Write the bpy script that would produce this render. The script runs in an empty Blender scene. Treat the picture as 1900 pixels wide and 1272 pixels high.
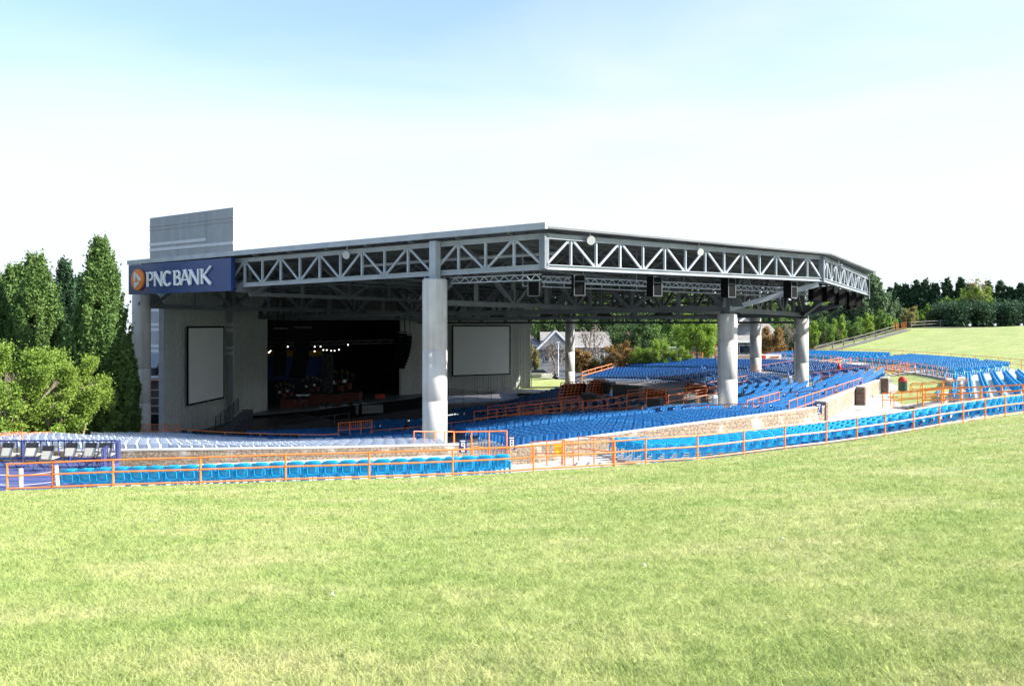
import bpy, math, random
import numpy as np
from mathutils import Vector, Matrix
random.seed(7); RNG = np.random.default_rng(11)
S = bpy.context.scene; COL = S.collection
F = 1449.0; HY = 600.0
rad = math.radians
# ------------------------------------------------------------------ coordinates
# (a, b): a metres out from the stage along the hall's axis, b metres across it
OX, OY = -10.8, 83.0; UX, UY = .832, -.5548; VX, VY = .5548, .832
def W(a, b, z=0): return Vector((OX + a*UX + b*VX, OY + a*UY + b*VY, z))
def AB(x, y):
    dx, dy = x-OX, y-OY; return dx*UX+dy*UY, dx*VX+dy*VY
def P(px, py, Y): return Vector(((px-950)/F*Y, Y, (HY-py)/F*Y))
def pol(R, th, z=0): t = rad(th); return W(R*math.cos(t), R*math.sin(t), z)
def RT(x, y):
    a, b = AB(x, y); return math.hypot(a, b), math.degrees(math.atan2(b, a))
def ring(px, R, far=False):
    k = (px-950)/F; A = k*k+1; B = -2*(k*OX+OY); C = OX*OX+OY*OY-R*R
    d = max(B*B-4*A*C, 0); y = (-B+(math.sqrt(d) if far else -math.sqrt(d)))/(2*A)
    return k*y, y
rb = [(0,910),(210,902),(530,892),(840,882),(942,877),(990,873),(1140,864),(1198,859),(1294,852.6),(1456,832),(1533,823),(1642,807),(1743,789),(1865,770)]
TZ = [(-180,-5.3),(-64,-5.25)]
for px, py in rb:
    x, y = ring(px, 59.3); TZ.append((RT(x, y)[1], (HY-py)/F*y))
TZ += [(-14,-3.95),(0,-4.1),(20,-4.4),(47,-4.3),(61,-4.5),(180,-4.6)]
TZ.sort(); TZx = [t[0] for t in TZ]; TZy = [t[1] for t in TZ]
def zr(th): return np.interp(th, TZx, TZy)
def sstep(a, b, x): t = np.clip((x-a)/(b-a), 0, 1); return t*t*(3-2*t)
def Hlawn(R, th): return zr(th) + .134*(np.clip(R, 59.3, 92)-59.3) - .72*sstep(46,63,th)*np.clip((R-59.3)/5,0,1)*(1-.6*sstep(88,105,R))
def Hbowl(R, th):
    base = np.interp(R, [0,12,30,50], [-10.3,-10.3,-8.5,-6.0])
    ri = np.interp(th, [-84,-60,-47,-35,0,47,84], [0,0,.5,1.2,1.2,1.3,.4])
    ro = np.interp(th, [-47,-40,-35,-23,0,23,47,84], [0,.3,.45,1.0,1.4,1.6,1.3,.5])
    k = np.clip((R-31)/18, 0, 1); return base + (ri*(1-k)+ro*k)*np.clip((R-12)/19, 0, 1)
def RB(th):
    if th < -23.5: return 50.0
    return min(45/math.cos(rad(th)), 46.5) if th > 15 else 45/math.cos(rad(th))
def Hout(R, th):
    s = sstep(66, 88, abs(th)); return Hlawn(R, th)*(1-s) + -8.8*s
BT = sorted((RT(*ring(px, 55))[1], z) for px, z in ((1100,-5.36),(1160,-5.36),(1340,-5.34),(1533,-5.2),(1743,-4.95),(1900,-4.8)))
def B0(th): return np.interp(th, [t[0] for t in BT], [t[1] for t in BT])
RL, RR = [58.45,57.55,56.65,55.75], [0,.76,1.52,2.28,3.04]
def RF(th): return 55+np.interp(th, [-40,-24], [0,3.4])
def BZ(th): m = np.interp(th, [-36,-24], [0,1]); return B0(th)*(1-m)+(zr(th)-.08)*m
def ST(th): return np.interp(th, [-36,-24], [.05,.19])
def rowR(blk, ri, th): return RL[ri] if blk == 'L' else float(RF(th))-RR[ri]
def rowz(blk, ri, th): return float(zr(th))-.36-.2*ri if blk == 'L' else float(BZ(th)-ST(th)*ri)
def Hstrip(R, th):
    k = sstep(-45.9,-43.5,th); zl = zr(th) - .02 - .85*np.clip((59.3-R)/4.1, 0, 1)
    rf = RF(th)+.4; re = rf-3.9; ze = BZ(th)-4.5*ST(th); tg = np.interp(th,[-30,-21],[-5.95,-5.42])
    zq = zr(th)-.03+(BZ(th)-zr(th)+.0)*np.clip((59.3-R)/max(59.3-rf,.3),0,1) + (ze-BZ(th))*np.clip((rf-R)/3.9,0,1) + (tg-ze)*np.clip((re-R)/(re-50.2),0,1)
    z = zl*(1-k)+zq*k - .04
    q = float(sstep(-46.3,-45.7,th)*(1-sstep(-42.3,-41.6,th))); return z*(1-q) + q*(zr(th)-.02-1.5*np.clip((59.3-R)/9.3,0,1))
def Hup(R, th): return -4.95 + (zr(th)+4.95)*np.clip((R-51)/8.3, 0, 1)
def H(x, y):
    R, th = RT(x, y)
    if abs(th) > 84 or (abs(th) > 66 and R > 50): return float(Hout(R, th))
    if R < RB(th): return float(Hbowl(R, th))
    if R > 59.3: return float(Hlawn(R, th)) if abs(th) < 66 else float(Hout(R, th))
    if th < -12: return float(Hstrip(R, th))
    return float(Hup(R, th)) if R > 51 else -5.4

# ------------------------------------------------------------------ materials
M = {}
def mat(name, c1, c2=None, rough=.6, scale=4., bump=0, metal=0, detail=4, stretch=None, emit=None, trans=0, lo=.35, hi=.65, bscale=None, spec=None, coord='Object'):
    m = bpy.data.materials.new(name); m.use_nodes = True; nt = m.node_tree; N = nt.nodes; L = nt.links
    b = N['Principled BSDF']; b.inputs['Roughness'].default_value = rough; b.inputs['Metallic'].default_value = metal
    if spec is not None: b.inputs['Specular IOR Level'].default_value = spec
    b.inputs['Base Color'].default_value = (*c1, 1)
    if c2 or bump:
        tc = N.new('ShaderNodeTexCoord'); mp = N.new('ShaderNodeMapping'); L.new(tc.outputs[coord], mp.inputs[0])
        if coord == 'Object' and stretch is None: pass
        if stretch: mp.inputs['Scale'].default_value = stretch
    if c2:
        n = N.new('ShaderNodeTexNoise'); n.inputs['Scale'].default_value = scale; n.inputs['Detail'].default_value = detail
        L.new(mp.outputs[0], n.inputs[0]); r = N.new('ShaderNodeValToRGB'); L.new(n.outputs[0], r.inputs[0])
        r.color_ramp.elements[0].color = (*c1, 1); r.color_ramp.elements[1].color = (*c2, 1)
        r.color_ramp.elements[0].position = lo; r.color_ramp.elements[1].position = hi
        L.new(r.outputs[0], b.inputs['Base Color'])
    if bump:
        n2 = N.new('ShaderNodeTexNoise'); n2.inputs['Scale'].default_value = bscale or scale*3; n2.inputs['Detail'].default_value = 5
        L.new(mp.outputs[0], n2.inputs[0]); bp = N.new('ShaderNodeBump'); bp.inputs['Strength'].default_value = bump; bp.inputs['Distance'].default_value = .05
        L.new(n2.outputs[0], bp.inputs['Height']); L.new(bp.outputs[0], b.inputs['Normal'])
    if emit: b.inputs['Emission Color'].default_value = (*c1, 1); b.inputs['Emission Strength'].default_value = emit
    if trans:
        t = N.new('ShaderNodeBsdfTranslucent'); mx = N.new('ShaderNodeMixShader'); mx.inputs[0].default_value = trans
        if c2: L.new(r.outputs[0], t.inputs[0])
        else: t.inputs[0].default_value = (*c1, 1)
        L.new(b.outputs[0], mx.inputs[1]); L.new(t.outputs[0], mx.inputs[2]); L.new(mx.outputs[0], N['Material Output'].inputs[0])
    M[name] = m; return m
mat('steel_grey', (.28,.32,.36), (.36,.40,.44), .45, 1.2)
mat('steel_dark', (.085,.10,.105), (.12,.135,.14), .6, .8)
mat('roof_deck', (.10,.11,.115), (.14,.15,.155), .6, .6)
mat('concrete', (.50,.49,.455), (.58,.57,.53), .85, 1.1, .15)
mat('paving', (.42,.395,.355), (.52,.495,.45), .9, .7, .1, detail=8)
mat('bowl_concrete', (.20,.19,.18), (.30,.29,.27), .9, .7, .1)
mat('panel_grey', (.44,.455,.43), (.52,.535,.51), .7, 3)
mat('black', (.004,.004,.0045), None, .85, spec=.15)
mat('black_metal', (.02,.021,.024), (.035,.036,.04), .4, 5)
mat('curtain', (.006,.006,.007), (.012,.012,.014), .95, 2)
mat('screen', (.80,.83,.81), (.84,.87,.85), .8, .4)
mat('orange', (.80,.19,.035), (.85,.24,.06), .45, 2)
mat('orange_shaded', (.52,.12,.03), (.60,.16,.05), .5, 2)  # orange darkened for rails under the roof: their shade is in the colour
mat('orange_bright', (.90,.28,.04), None, .4)
mat('sign_blue', (.007,.034,.15), None, .4)
mat('sign_white', (.75,.78,.8), None, .5)
mat('sign_orange', (.85,.22,.02), None, .45)
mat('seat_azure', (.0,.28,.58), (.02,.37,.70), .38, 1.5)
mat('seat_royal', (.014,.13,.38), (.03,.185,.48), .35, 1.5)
mat('seat_glare', (.48,.62,.86), (.76,.81,.90), .30, 1.1)  # whitened copy of the blue seat: sun glare painted into the colour
mat('deck_blue', (.055,.068,.19), (.072,.088,.235), .6, 2)
mat('rail_mid', (.035,.045,.15), None, .5)
mat('rail_blue', (.025,.038,.15), None, .5)
mat('chair_black', (.02,.02,.022), None, .4)
mat('chair_beige', (.55,.52,.44), None, .7)
mat('wood_white', (.55,.50,.44), (.68,.63,.56), .8, 6)
mat('rope', (.7,.68,.62), None, .9)
mat('yellow', (.9,.55,.02), None, .5)
mat('white', (.8,.8,.79), None, .5)
mat('red', (.5,.03,.02), None, .4)
mat('green_bin', (.02,.06,.045), None, .4)
mat('asphalt', (.06,.06,.063), (.085,.085,.09), .9, .3, .1)
mat('path_grey', (.11,.11,.105), (.15,.145,.14), .9, .8)
mat('earth', (.06,.07,.03), (.10,.09,.05), .95, .2, .2)
mat('bark', (.12,.09,.065), (.20,.16,.12), .9, 5)
mat('bark_pale', (.24,.19,.14), (.34,.28,.21), .9, 4)
mat('fence_wood', (.13,.12,.11), (.20,.19,.175), .85, 4)
mat('roof_shingle', (.19,.18,.17), (.25,.235,.22), .9, 2)
mat('siding', (.15,.16,.18), (.21,.22,.24), .8, 1)
mat('siding_blue', (.40,.44,.52), (.46,.50,.58), .6, 1)
mat('glass', (.02,.025,.03), None, .08)
mat('skin', (.45,.27,.19), None, .6)
mat('shirt', (.25,.38,.65), None, .8)
mat('trousers', (.03,.035,.05), None, .8)
mat('stage_floor', (.13,.16,.17), (.17,.20,.21), .5, .5)
mat('rug', (.09,.025,.02), (.13,.045,.03), .9, 3)
mat('brass', (.22,.17,.06), None, .35, metal=.7)
mat('chrome', (.6,.6,.6), None, .2, metal=.9)
mat('lamp_glow', (1,.95,.85), None, emit=6)
mat('grille_white', (.30,.31,.31), None, .6)
def foliage(name, c1, c2, tr=.3, sc=.9): return mat(name, c1, c2, .75, sc, trans=tr, detail=3, lo=.3, hi=.7, spec=.2)
foliage('cedar_leaf', (.045,.11,.028), (.17,.26,.07), .25)
foliage('myrtle_leaf', (.16,.27,.045), (.31,.41,.075), .4)
foliage('conifer_leaf', (.025,.065,.03), (.065,.115,.055), .2, .5)
foliage('pine_leaf', (.10,.17,.08), (.21,.28,.14), .3)
foliage('maple_leaf', (.16,.28,.04), (.34,.46,.08), .4)
foliage('dark_leaf', (.045,.09,.03), (.12,.19,.065), .3)
foliage('mid_leaf', (.10,.19,.04), (.23,.34,.09), .35, .4)
foliage('rust_leaf', (.24,.14,.05), (.36,.24,.09), .35)
foliage('olive_leaf', (.22,.20,.07), (.34,.32,.12), .35)
foliage('bare_twig', (.22,.18,.14), (.32,.27,.22), .1)
# foliage tone also varies from clump to clump: done by the noise scale above

def grass_mat(name, gain=1.):
    m = bpy.data.materials.new(name); m.use_nodes = True; nt = m.node_tree; N = nt.nodes; L = nt.links
    b = N['Principled BSDF']; b.inputs['Roughness'].default_value = .85; b.inputs['Specular IOR Level'].default_value = .15
    g = N.new('ShaderNodeNewGeometry')
    def noise(sc, det, st=(1,1,1)):
        mp = N.new('ShaderNodeMapping'); mp.inputs['Scale'].default_value = st; L.new(g.outputs['Position'], mp.inputs[0])
        n = N.new('ShaderNodeTexNoise'); n.inputs['Scale'].default_value = sc; n.inputs['Detail'].default_value = det; L.new(mp.outputs[0], n.inputs[0]); return n
    def ramp(n, e, g_=1.):
        r = N.new('ShaderNodeValToRGB'); cr = r.color_ramp
        while len(cr.elements) < len(e): cr.elements.new(.5)
        for el, (p, c) in zip(cr.elements, e): el.position = p; el.color = (c[0]*g_, c[1]*g_, c[2]*g_, 1)
        L.new(n.outputs[0], r.inputs[0]); return r
    r1 = ramp(noise(.45, 6, (1,1.6,1)), [(.28,(.245,.315,.10)),(.50,(.32,.36,.135)),(.74,(.41,.40,.195))], gain)
    r2 = ramp(noise(5., 6), [(.32,(.56,.68,.50)),(.52,(1.0,1.0,.97)),(.72,(1.42,1.34,1.45))])
    mx = N.new('ShaderNodeMix'); mx.data_type = 'RGBA'; mx.blend_type = 'MULTIPLY'; mx.inputs[0].default_value = .65
    L.new(r1.outputs[0], mx.inputs[6]); L.new(r2.outputs[0], mx.inputs[7])
    r3 = ramp(noise(60., 4), [(.30,(.45,.55,.4)),(.70,(1.45,1.4,1.5))])
    m2 = N.new('ShaderNodeMix'); m2.data_type = 'RGBA'; m2.blend_type = 'MULTIPLY'; m2.inputs[0].default_value = .55
    L.new(mx.outputs[2], m2.inputs[6]); L.new(r3.outputs[0], m2.inputs[7]); L.new(m2.outputs[2], b.inputs['Base Color'])
    n4 = noise(25., 6); bp = N.new('ShaderNodeBump'); bp.inputs['Strength'].default_value = .5; bp.inputs['Distance'].default_value = .06
    L.new(n4.outputs[0], bp.inputs['Height']); L.new(bp.outputs[0], b.inputs['Normal'])
    M[name] = m; return m, m2
grass_mat('lawn_grass')
_gm, _mx = grass_mat('grass_blade', 1.25)
_t = _gm.node_tree.nodes.new('ShaderNodeBsdfTranslucent'); _s = _gm.node_tree.nodes.new('ShaderNodeMixShader'); _s.inputs[0].default_value = .35
_gl = _gm.node_tree.links; _gl.new(_mx.outputs[2], _t.inputs[0]); _gl.new(_gm.node_tree.nodes['Principled BSDF'].outputs[0], _s.inputs[1]); _gl.new(_t.outputs[0], _s.inputs[2]); _gl.new(_s.outputs[0], _gm.node_tree.nodes['Material Output'].inputs[0])

def block_mat(name, ca, cb, cm, bw, bh, face=False):
    m = bpy.data.materials.new(name); m.use_nodes = True; nt = m.node_tree; N = nt.nodes; L = nt.links
    b = N['Principled BSDF']; b.inputs['Roughness'].default_value = .9
    uv = N.new('ShaderNodeUVMap'); br = N.new('ShaderNodeTexBrick'); L.new(uv.outputs[0], br.inputs[0])
    br.inputs['Scale'].default_value = 1; br.inputs['Brick Width'].default_value = bw; br.inputs['Row Height'].default_value = bh; br.inputs['Mortar Size'].default_value = .012
    br.inputs['Color1'].default_value = (*ca,1); br.inputs['Color2'].default_value = (*cb,1); br.inputs['Mortar'].default_value = (*cm,1)
    n = N.new('ShaderNodeTexNoise'); n.inputs['Scale'].default_value = 9; n.inputs['Detail'].default_value = 8; L.new(uv.outputs[0], n.inputs[0])
    r = N.new('ShaderNodeValToRGB'); r.color_ramp.elements[0].position = .35; r.color_ramp.elements[0].color = (.5,.47,.44,1); r.color_ramp.elements[1].position = .68; r.color_ramp.elements[1].color = (1.5,1.5,1.5,1); L.new(n.outputs[0], r.inputs[0])
    n3 = N.new('ShaderNodeTexNoise'); n3.inputs['Scale'].default_value = .9; n3.inputs['Detail'].default_value = 6; L.new(uv.outputs[0], n3.inputs[0])
    r3 = N.new('ShaderNodeValToRGB'); r3.color_ramp.elements[0].position = .56; r3.color_ramp.elements[1].position = .66; L.new(n3.outputs[0], r3.inputs[0])
    mx = N.new('ShaderNodeMix'); mx.data_type = 'RGBA'; mx.blend_type = 'MULTIPLY'; mx.inputs[0].default_value = .8; L.new(br.outputs[0], mx.inputs[6]); L.new(r.outputs[0], mx.inputs[7])
    m3 = N.new('ShaderNodeMix'); m3.data_type = 'RGBA'; L.new(r3.outputs[0], m3.inputs[0]); L.new(mx.outputs[2], m3.inputs[6]); m3.inputs[7].default_value = (.50,.45,.39,1) if face else (*ca,1)
    L.new(m3.outputs[2], b.inputs['Base Color'])
    bp = N.new('ShaderNodeBump'); bp.inputs['Strength'].default_value = .9; bp.inputs['Distance'].default_value = .05; L.new(mx.outputs[2], bp.inputs['Height']); L.new(bp.outputs[0], b.inputs['Normal'])
    M[name] = m
block_mat('block_tan', (.29,.215,.15), (.37,.285,.205), (.17,.14,.11), .45, .2, True)
block_mat('block_brown', (.13,.09,.075), (.18,.125,.10), (.16,.13,.11), .4, .2)

# ------------------------------------------------------------------ mesh helpers
class MB:
    def __init__(s): s.v = []; s.f = []; s.uv = {}
    def add(s, vs, fs):
        n = len(s.v); s.v += [tuple(v) for v in vs]; s.f += [tuple(i+n for i in f) for f in fs]; return s
    def box(s, c, d, rz=0):
        c = Vector(c); ca, sa = math.cos(rz), math.sin(rz); vs = []
        for z in (-.5,.5):
            for x, y in ((-.5,-.5),(.5,-.5),(.5,.5),(-.5,.5)):
                X, Y = x*d[0], y*d[1]; vs.append(c+Vector((X*ca-Y*sa, X*sa+Y*ca, z*d[2])))
        return s.add(vs, [(3,2,1,0),(4,5,6,7),(0,1,5,4),(1,2,6,5),(2,3,7,6),(3,0,4,7)])
    def bar(s, p, q, w, h=None):
        h = h or w; p = Vector(p); q = Vector(q); d = (q-p).normalized()
        up = Vector((0,0,1)) if abs(d.z) < .95 else Vector((UX,UY,0)); sx = d.cross(up).normalized(); sy = sx.cross(d).normalized(); vs = []
        for o in (p, q):
            for i, j in ((-1,-1),(1,-1),(1,1),(-1,1)): vs.append(o+sx*i*w/2+sy*j*h/2)
        return s.add(vs, [(3,2,1,0),(4,5,6,7),(0,1,5,4),(1,2,6,5),(2,3,7,6),(3,0,4,7)])
    def tube(s, p, q, r0, r1=None, n=8):
        r1 = r0 if r1 is None else r1; p = Vector(p); q = Vector(q); d = (q-p).normalized()
        up = Vector((0,0,1)) if abs(d.z) < .95 else Vector((1,0,0)); sx = d.cross(up).normalized(); sy = sx.cross(d).normalized(); vs = []
        for o, r in ((p,r0),(q,r1)):
            for i in range(n): t = 2*math.pi*i/n; vs.append(o+sx*math.cos(t)*r+sy*math.sin(t)*r)
        return s.add(vs, [tuple(range(n-1,-1,-1)), tuple(range(n,2*n))]+[(i,(i+1)%n,n+(i+1)%n,n+i) for i in range(n)])
    def prism(s, pts, off):
        pts = [Vector(p) for p in pts]; off = Vector(off); n = len(pts)
        return s.add(pts+[p+off for p in pts], [tuple(range(n-1,-1,-1)), tuple(range(n,2*n))]+[(i,(i+1)%n,n+(i+1)%n,n+i) for i in range(n)])
    def lathe(s, c, prof, n=24):
        c = Vector(c); vs = []; fs = []
        for r, z in prof:
            for i in range(n): t = 2*math.pi*i/n; vs.append(c+Vector((r*math.cos(t), r*math.sin(t), z)))
        for k in range(len(prof)-1):
            for i in range(n): j = (i+1)%n; fs.append((k*n+i,k*n+j,(k+1)*n+j,(k+1)*n+i))
        fs.append(tuple(range(n-1,-1,-1))); m = (len(prof)-1)*n; fs.append(tuple(range(m,m+n)))
        return s.add(vs, fs)
    def build(s, name, m, parent=None, smooth=False, uvs=None):
        me = bpy.data.meshes.new(name); me.from_pydata(s.v, [], s.f); me.materials.append(M[m] if isinstance(m, str) else m)
        if smooth: me.polygons.foreach_set('use_smooth', [True]*len(me.polygons))
        if uvs is not None:
            u = me.uv_layers.new(name='UVMap')
            for li, l in enumerate(me.loops): u.data[li].uv = uvs[l.vertex_index]
        me.update(); o = bpy.data.objects.new(name, me); COL.objects.link(o)
        if parent is not None: setpar(o, parent)
        return o
def fixn(o):
    import bmesh
    bm = bmesh.new(); bm.from_mesh(o.data); bmesh.ops.recalc_face_normals(bm, faces=bm.faces); bm.to_mesh(o.data); bm.free(); return o
def setpar(o, p):
    o.parent = p; o.matrix_parent_inverse = Matrix.LocRotScale(p.location, p.rotation_euler, p.scale).inverted() if p.parent is None else Matrix.Identity(4)
def thing(name, label, cat, loc=(0,0,0), group=None, rz=0):
    o = bpy.data.objects.new(name, None); COL.objects.link(o); o.location = loc; o.rotation_euler = (0,0,rz); o.empty_display_size = .3
    return tag(o, label, cat, group)
def tag(o, label, cat, group=None):
    o['label'] = label; o['category'] = cat
    if group: o['group'] = group
    return o
def kind(o, k): o['kind'] = k; return o
def rawmesh(name, V, Fc, mats, midx=None, smooth=False):
    V = np.asarray(V, dtype=np.float32); Fc = np.asarray(Fc, dtype=np.int32); k = Fc.shape[1]
    me = bpy.data.meshes.new(name); me.vertices.add(len(V)); me.vertices.foreach_set('co', V.ravel())
    me.loops.add(Fc.size); me.loops.foreach_set('vertex_index', Fc.ravel()); me.polygons.add(len(Fc))
    me.polygons.foreach_set('loop_start', np.arange(0, Fc.size, k, dtype=np.int32)); me.polygons.foreach_set('loop_total', np.full(len(Fc), k, dtype=np.int32))
    for m in mats: me.materials.append(M[m])
    if midx is not None: me.polygons.foreach_set('material_index', np.asarray(midx, dtype=np.int32))
    if smooth: me.polygons.foreach_set('use_smooth', np.ones(len(Fc), dtype=bool))
    me.update(calc_edges=True); me.validate(); return me
def copy_tree(o, parent=None):
    c = o.copy(); COL.objects.link(c)
    if parent is not None: c.parent = parent
    for ch in list(o.children): copy_tree(ch, c)
    return c
ORD = ['first','second','third','fourth','fifth','sixth','seventh','eighth','ninth','tenth','eleventh','twelfth','thirteenth','fourteenth','fifteenth','sixteenth','seventeenth','eighteenth','nineteenth']
TENS = {20:'twentieth',30:'thirtieth',40:'fortieth',50:'fiftieth',60:'sixtieth',70:'seventieth',80:'eightieth',90:'ninetieth'}
TN = {20:'twenty',30:'thirty',40:'forty',50:'fifty',60:'sixty',70:'seventy',80:'eighty',90:'ninety'}
def ordn(i):
    if i < 20: return ORD[i-1]
    return TENS[i] if i % 10 == 0 else TN[i//10*10]+'-'+ORD[i%10-1]

# ------------------------------------------------------------------ camera, light, sky
cam = bpy.data.cameras.new('camera'); co = bpy.data.objects.new('camera', cam); COL.objects.link(co); S.camera = co
co.rotation_euler = (rad(90),0,0); cam.sensor_width = 36; cam.lens = 36*F/1900; cam.shift_y = -36/1900; cam.clip_end = 3000; cam.clip_start = .1
SAZ, SEL = -12., 36.
sun = bpy.data.lights.new('sun', 'SUN'); so = bpy.data.objects.new('sun', sun); COL.objects.link(so)
sd = Vector((math.cos(rad(SAZ))*math.cos(rad(SEL)), math.sin(rad(SAZ))*math.cos(rad(SEL)), math.sin(rad(SEL))))
so.rotation_euler = sd.to_track_quat('Z','Y').to_euler(); sun.energy = 4.6; sun.angle = rad(.53); sun.color = (1,.955,.88)
w = bpy.data.worlds.new('World'); S.world = w; w.use_nodes = True; N = w.node_tree.nodes; L = w.node_tree.links
bg = N['Background']; sky = N.new('ShaderNodeTexSky'); sky.sky_type = 'NISHITA'; sky.sun_disc = False
sky.sun_elevation = rad(SEL); sky.sun_rotation = rad(90-SAZ); sky.air_density = 1.0; sky.dust_density = .8; sky.ozone_density = 2.0
tc = N.new('ShaderNodeTexCoord'); mp = N.new('ShaderNodeMapping'); mp.inputs['Scale'].default_value = (1.0,1.3,4.2); mp.inputs['Location'].default_value = (.35,.2,.15); mp.inputs['Rotation'].default_value = (0,rad(6),rad(10))
L.new(tc.outputs['Generated'], mp.inputs[0])
n1 = N.new('ShaderNodeTexNoise'); n1.inputs['Scale'].default_value = 1.5; n1.inputs['Detail'].default_value = 8; n1.inputs['Roughness'].default_value = .5; n1.inputs['Distortion'].default_value = .5; L.new(mp.outputs[0], n1.inputs[0])
sx = N.new('ShaderNodeSeparateXYZ'); L.new(tc.outputs['Generated'], sx.inputs[0])
mr = N.new('ShaderNodeMapRange'); mr.inputs['From Min'].default_value = .08; mr.inputs['From Max'].default_value = .42; mr.inputs['To Min'].default_value = .26; mr.inputs['To Max'].default_value = -.95; L.new(sx.outputs['Z'], mr.inputs[0])
# fewer clouds to the left, more to the right
mxx = N.new('ShaderNodeMath'); mxx.operation = 'MULTIPLY_ADD'; mxx.inputs[1].default_value = .30; L.new(sx.outputs['X'], mxx.inputs[0]); L.new(mr.outputs[0], mxx.inputs[2])
ad = N.new('ShaderNodeMath'); ad.operation = 'MULTIPLY_ADD'; ad.inputs[1].default_value = 1.9; L.new(n1.outputs[0], ad.inputs[0]); L.new(mxx.outputs[0], ad.inputs[2])
cr = N.new('ShaderNodeValToRGB'); cr.color_ramp.elements[0].position = .12; cr.color_ramp.elements[0].color = (.10,.10,.10,1); cr.color_ramp.elements[1].position = 1.02; cr.color_ramp.elements[1].color = (1,1,1,1); L.new(ad.outputs[0], cr.inputs[0])
mx = N.new('ShaderNodeMix'); mx.data_type = 'RGBA'; L.new(cr.outputs[0], mx.inputs[0]); L.new(sky.outputs[0], mx.inputs[6]); mx.inputs[7].default_value = (2.9,3.15,3.3,1)
L.new(mx.outputs[2], bg.inputs[0]); bg.inputs[1].default_value = .125
S.view_settings.view_transform = 'Standard'; S.view_settings.look = 'None'; S.view_settings.exposure = 1.45; S.view_settings.gamma = 1
S.cycles.max_bounces = 6; S.cycles.transparent_max_bounces = 6

# ------------------------------------------------------------------ terrain sheets
def sheet(name, m, ths, Rs, Hf, kindname='structure', dz=0):
    """ths: angles; Rs: function theta -> list of radii"""
    cols = [Rs(t) for t in ths]; n = len(cols[0]); V = []
    for t, rs in zip(ths, cols):
        for r in rs: p = pol(r, t); V.append((p.x, p.y, float(Hf(r, t))+dz))
    Fc = []
    for i in range(len(ths)-1):
        for j in range(n-1): Fc.append((i*n+j, i*n+j+1, (i+1)*n+j+1, (i+1)*n+j))
    me = rawmesh(name, V, Fc, [m], smooth=True); o = bpy.data.objects.new(name, me); COL.objects.link(o); return kind(o, kindname)
lin = lambda a, b, n: [a+(b-a)*i/(n-1) for i in range(n)]
T = lambda a, b, s: lin(a, b, max(2, int(round((b-a)/s))+1))
sheet('seating_bowl_floor', 'bowl_concrete', T(-84,84,1), lambda t: lin(0.3, RB(t), 52), Hbowl)
sheet('walkway', 'paving', T(-66,-12,1), lambda t: [RB(t)]+lin(max(RB(t)+.3,50.2),59.3,20), Hstrip)
def GB(t): return max(RB(t)+.35, float(np.interp(t, [-12,-8,-4,1,20], [50.1,49,47.4,46.0,47.0])))
def TI(t): return float(np.interp(t, [12,18], [50.2,51.0]))
sheet('plaza', 'paving', T(-12,66,1), lambda t: lin(RB(t), GB(t), 5), lambda r, t: -5.46)
sheet('grass_bank', 'lawn_grass', T(-12,66,1), lambda t: lin(GB(t), TI(t), 5), lambda r, t: -5.45+.4*(r-GB(t))/(TI(t)-GB(t)))
sheet('upper_terrace', 'paving', T(-12,66,1), lambda t: [TI(t),TI(t)+.01]+lin(51.3,59.3,9), lambda r, t: -5.1 if r == TI(t) else Hup(max(r,51), t))
sheet('lawn', 'lawn_grass', T(-66,66,1), lambda t: lin(59.3, 92, 40), Hlawn)
rim = sheet('lawn_rim', 'earth', T(-66,66,2), lambda t: [92,94,98,104,115,130,160,220,400], lambda r, t: Hlawn(r,t)-.02*max(0,min(r,130)-94))
sheet('ground', 'earth', T(66,294,2), lambda t: [50,54,59.3,65,72,80,88,92,100,110,125,150,200,300,600], lambda r, t: Hout(r, t if t <= 180 else t-360))
sheet('stage_yard', 'asphalt', T(84,276,4), lambda t: [.3,15,30,42,50], lambda r, t: (lambda k, hb: hb*(1-k)+k*(-8.8 if r > 30 else -10.3))(float(sstep(84,100,min(t,360-t))), float(Hbowl(r, 84 if t < 180 else -84))-.02))

# grass blades near the camera: nobody could count them
def blades(n, y0, y1, hgt, wid):
    y = y0*(y1/y0)**RNG.random(n); x = (RNG.random(n)*1.42-.71)*y
    a = (x-OX)*UX+(y-OY)*UY; b = (x-OX)*VX+(y-OY)*VY; R = np.hypot(a,b); th = np.degrees(np.arctan2(b,a))
    ok = R > 59.6; x, y, R, th = x[ok], y[ok], R[ok], th[ok]; n = len(x); z = Hlawn(R, th)
    h = hgt*(.5+RNG.random(n)); w = wid*(.6+.8*RNG.random(n))*np.clip(y/6,1,4); az = RNG.random(n)*2*np.pi; ln = .5+RNG.random(n)*1.5; la = RNG.random(n)*2*np.pi
    V = np.zeros((n,3,3)); V[:,0] = np.c_[x-np.cos(az)*w, y-np.sin(az)*w, z-.005]; V[:,1] = np.c_[x+np.cos(az)*w, y+np.sin(az)*w, z-.005]
    V[:,2] = np.c_[x+np.cos(la)*ln*h, y+np.sin(la)*ln*h, z+h]
    return V.reshape(-1,3)
bv = np.concatenate([blades(480000, 3.6, 62, .042, .0032)])
me = rawmesh('grass', bv, np.arange(len(bv)).reshape(-1,3), ['grass_blade']); o = bpy.data.objects.new('grass', me); COL.objects.link(o); kind(o,'stuff'); tag(o, 'short pale green turf blades covering the sloping foreground lawn', 'grass')

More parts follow.
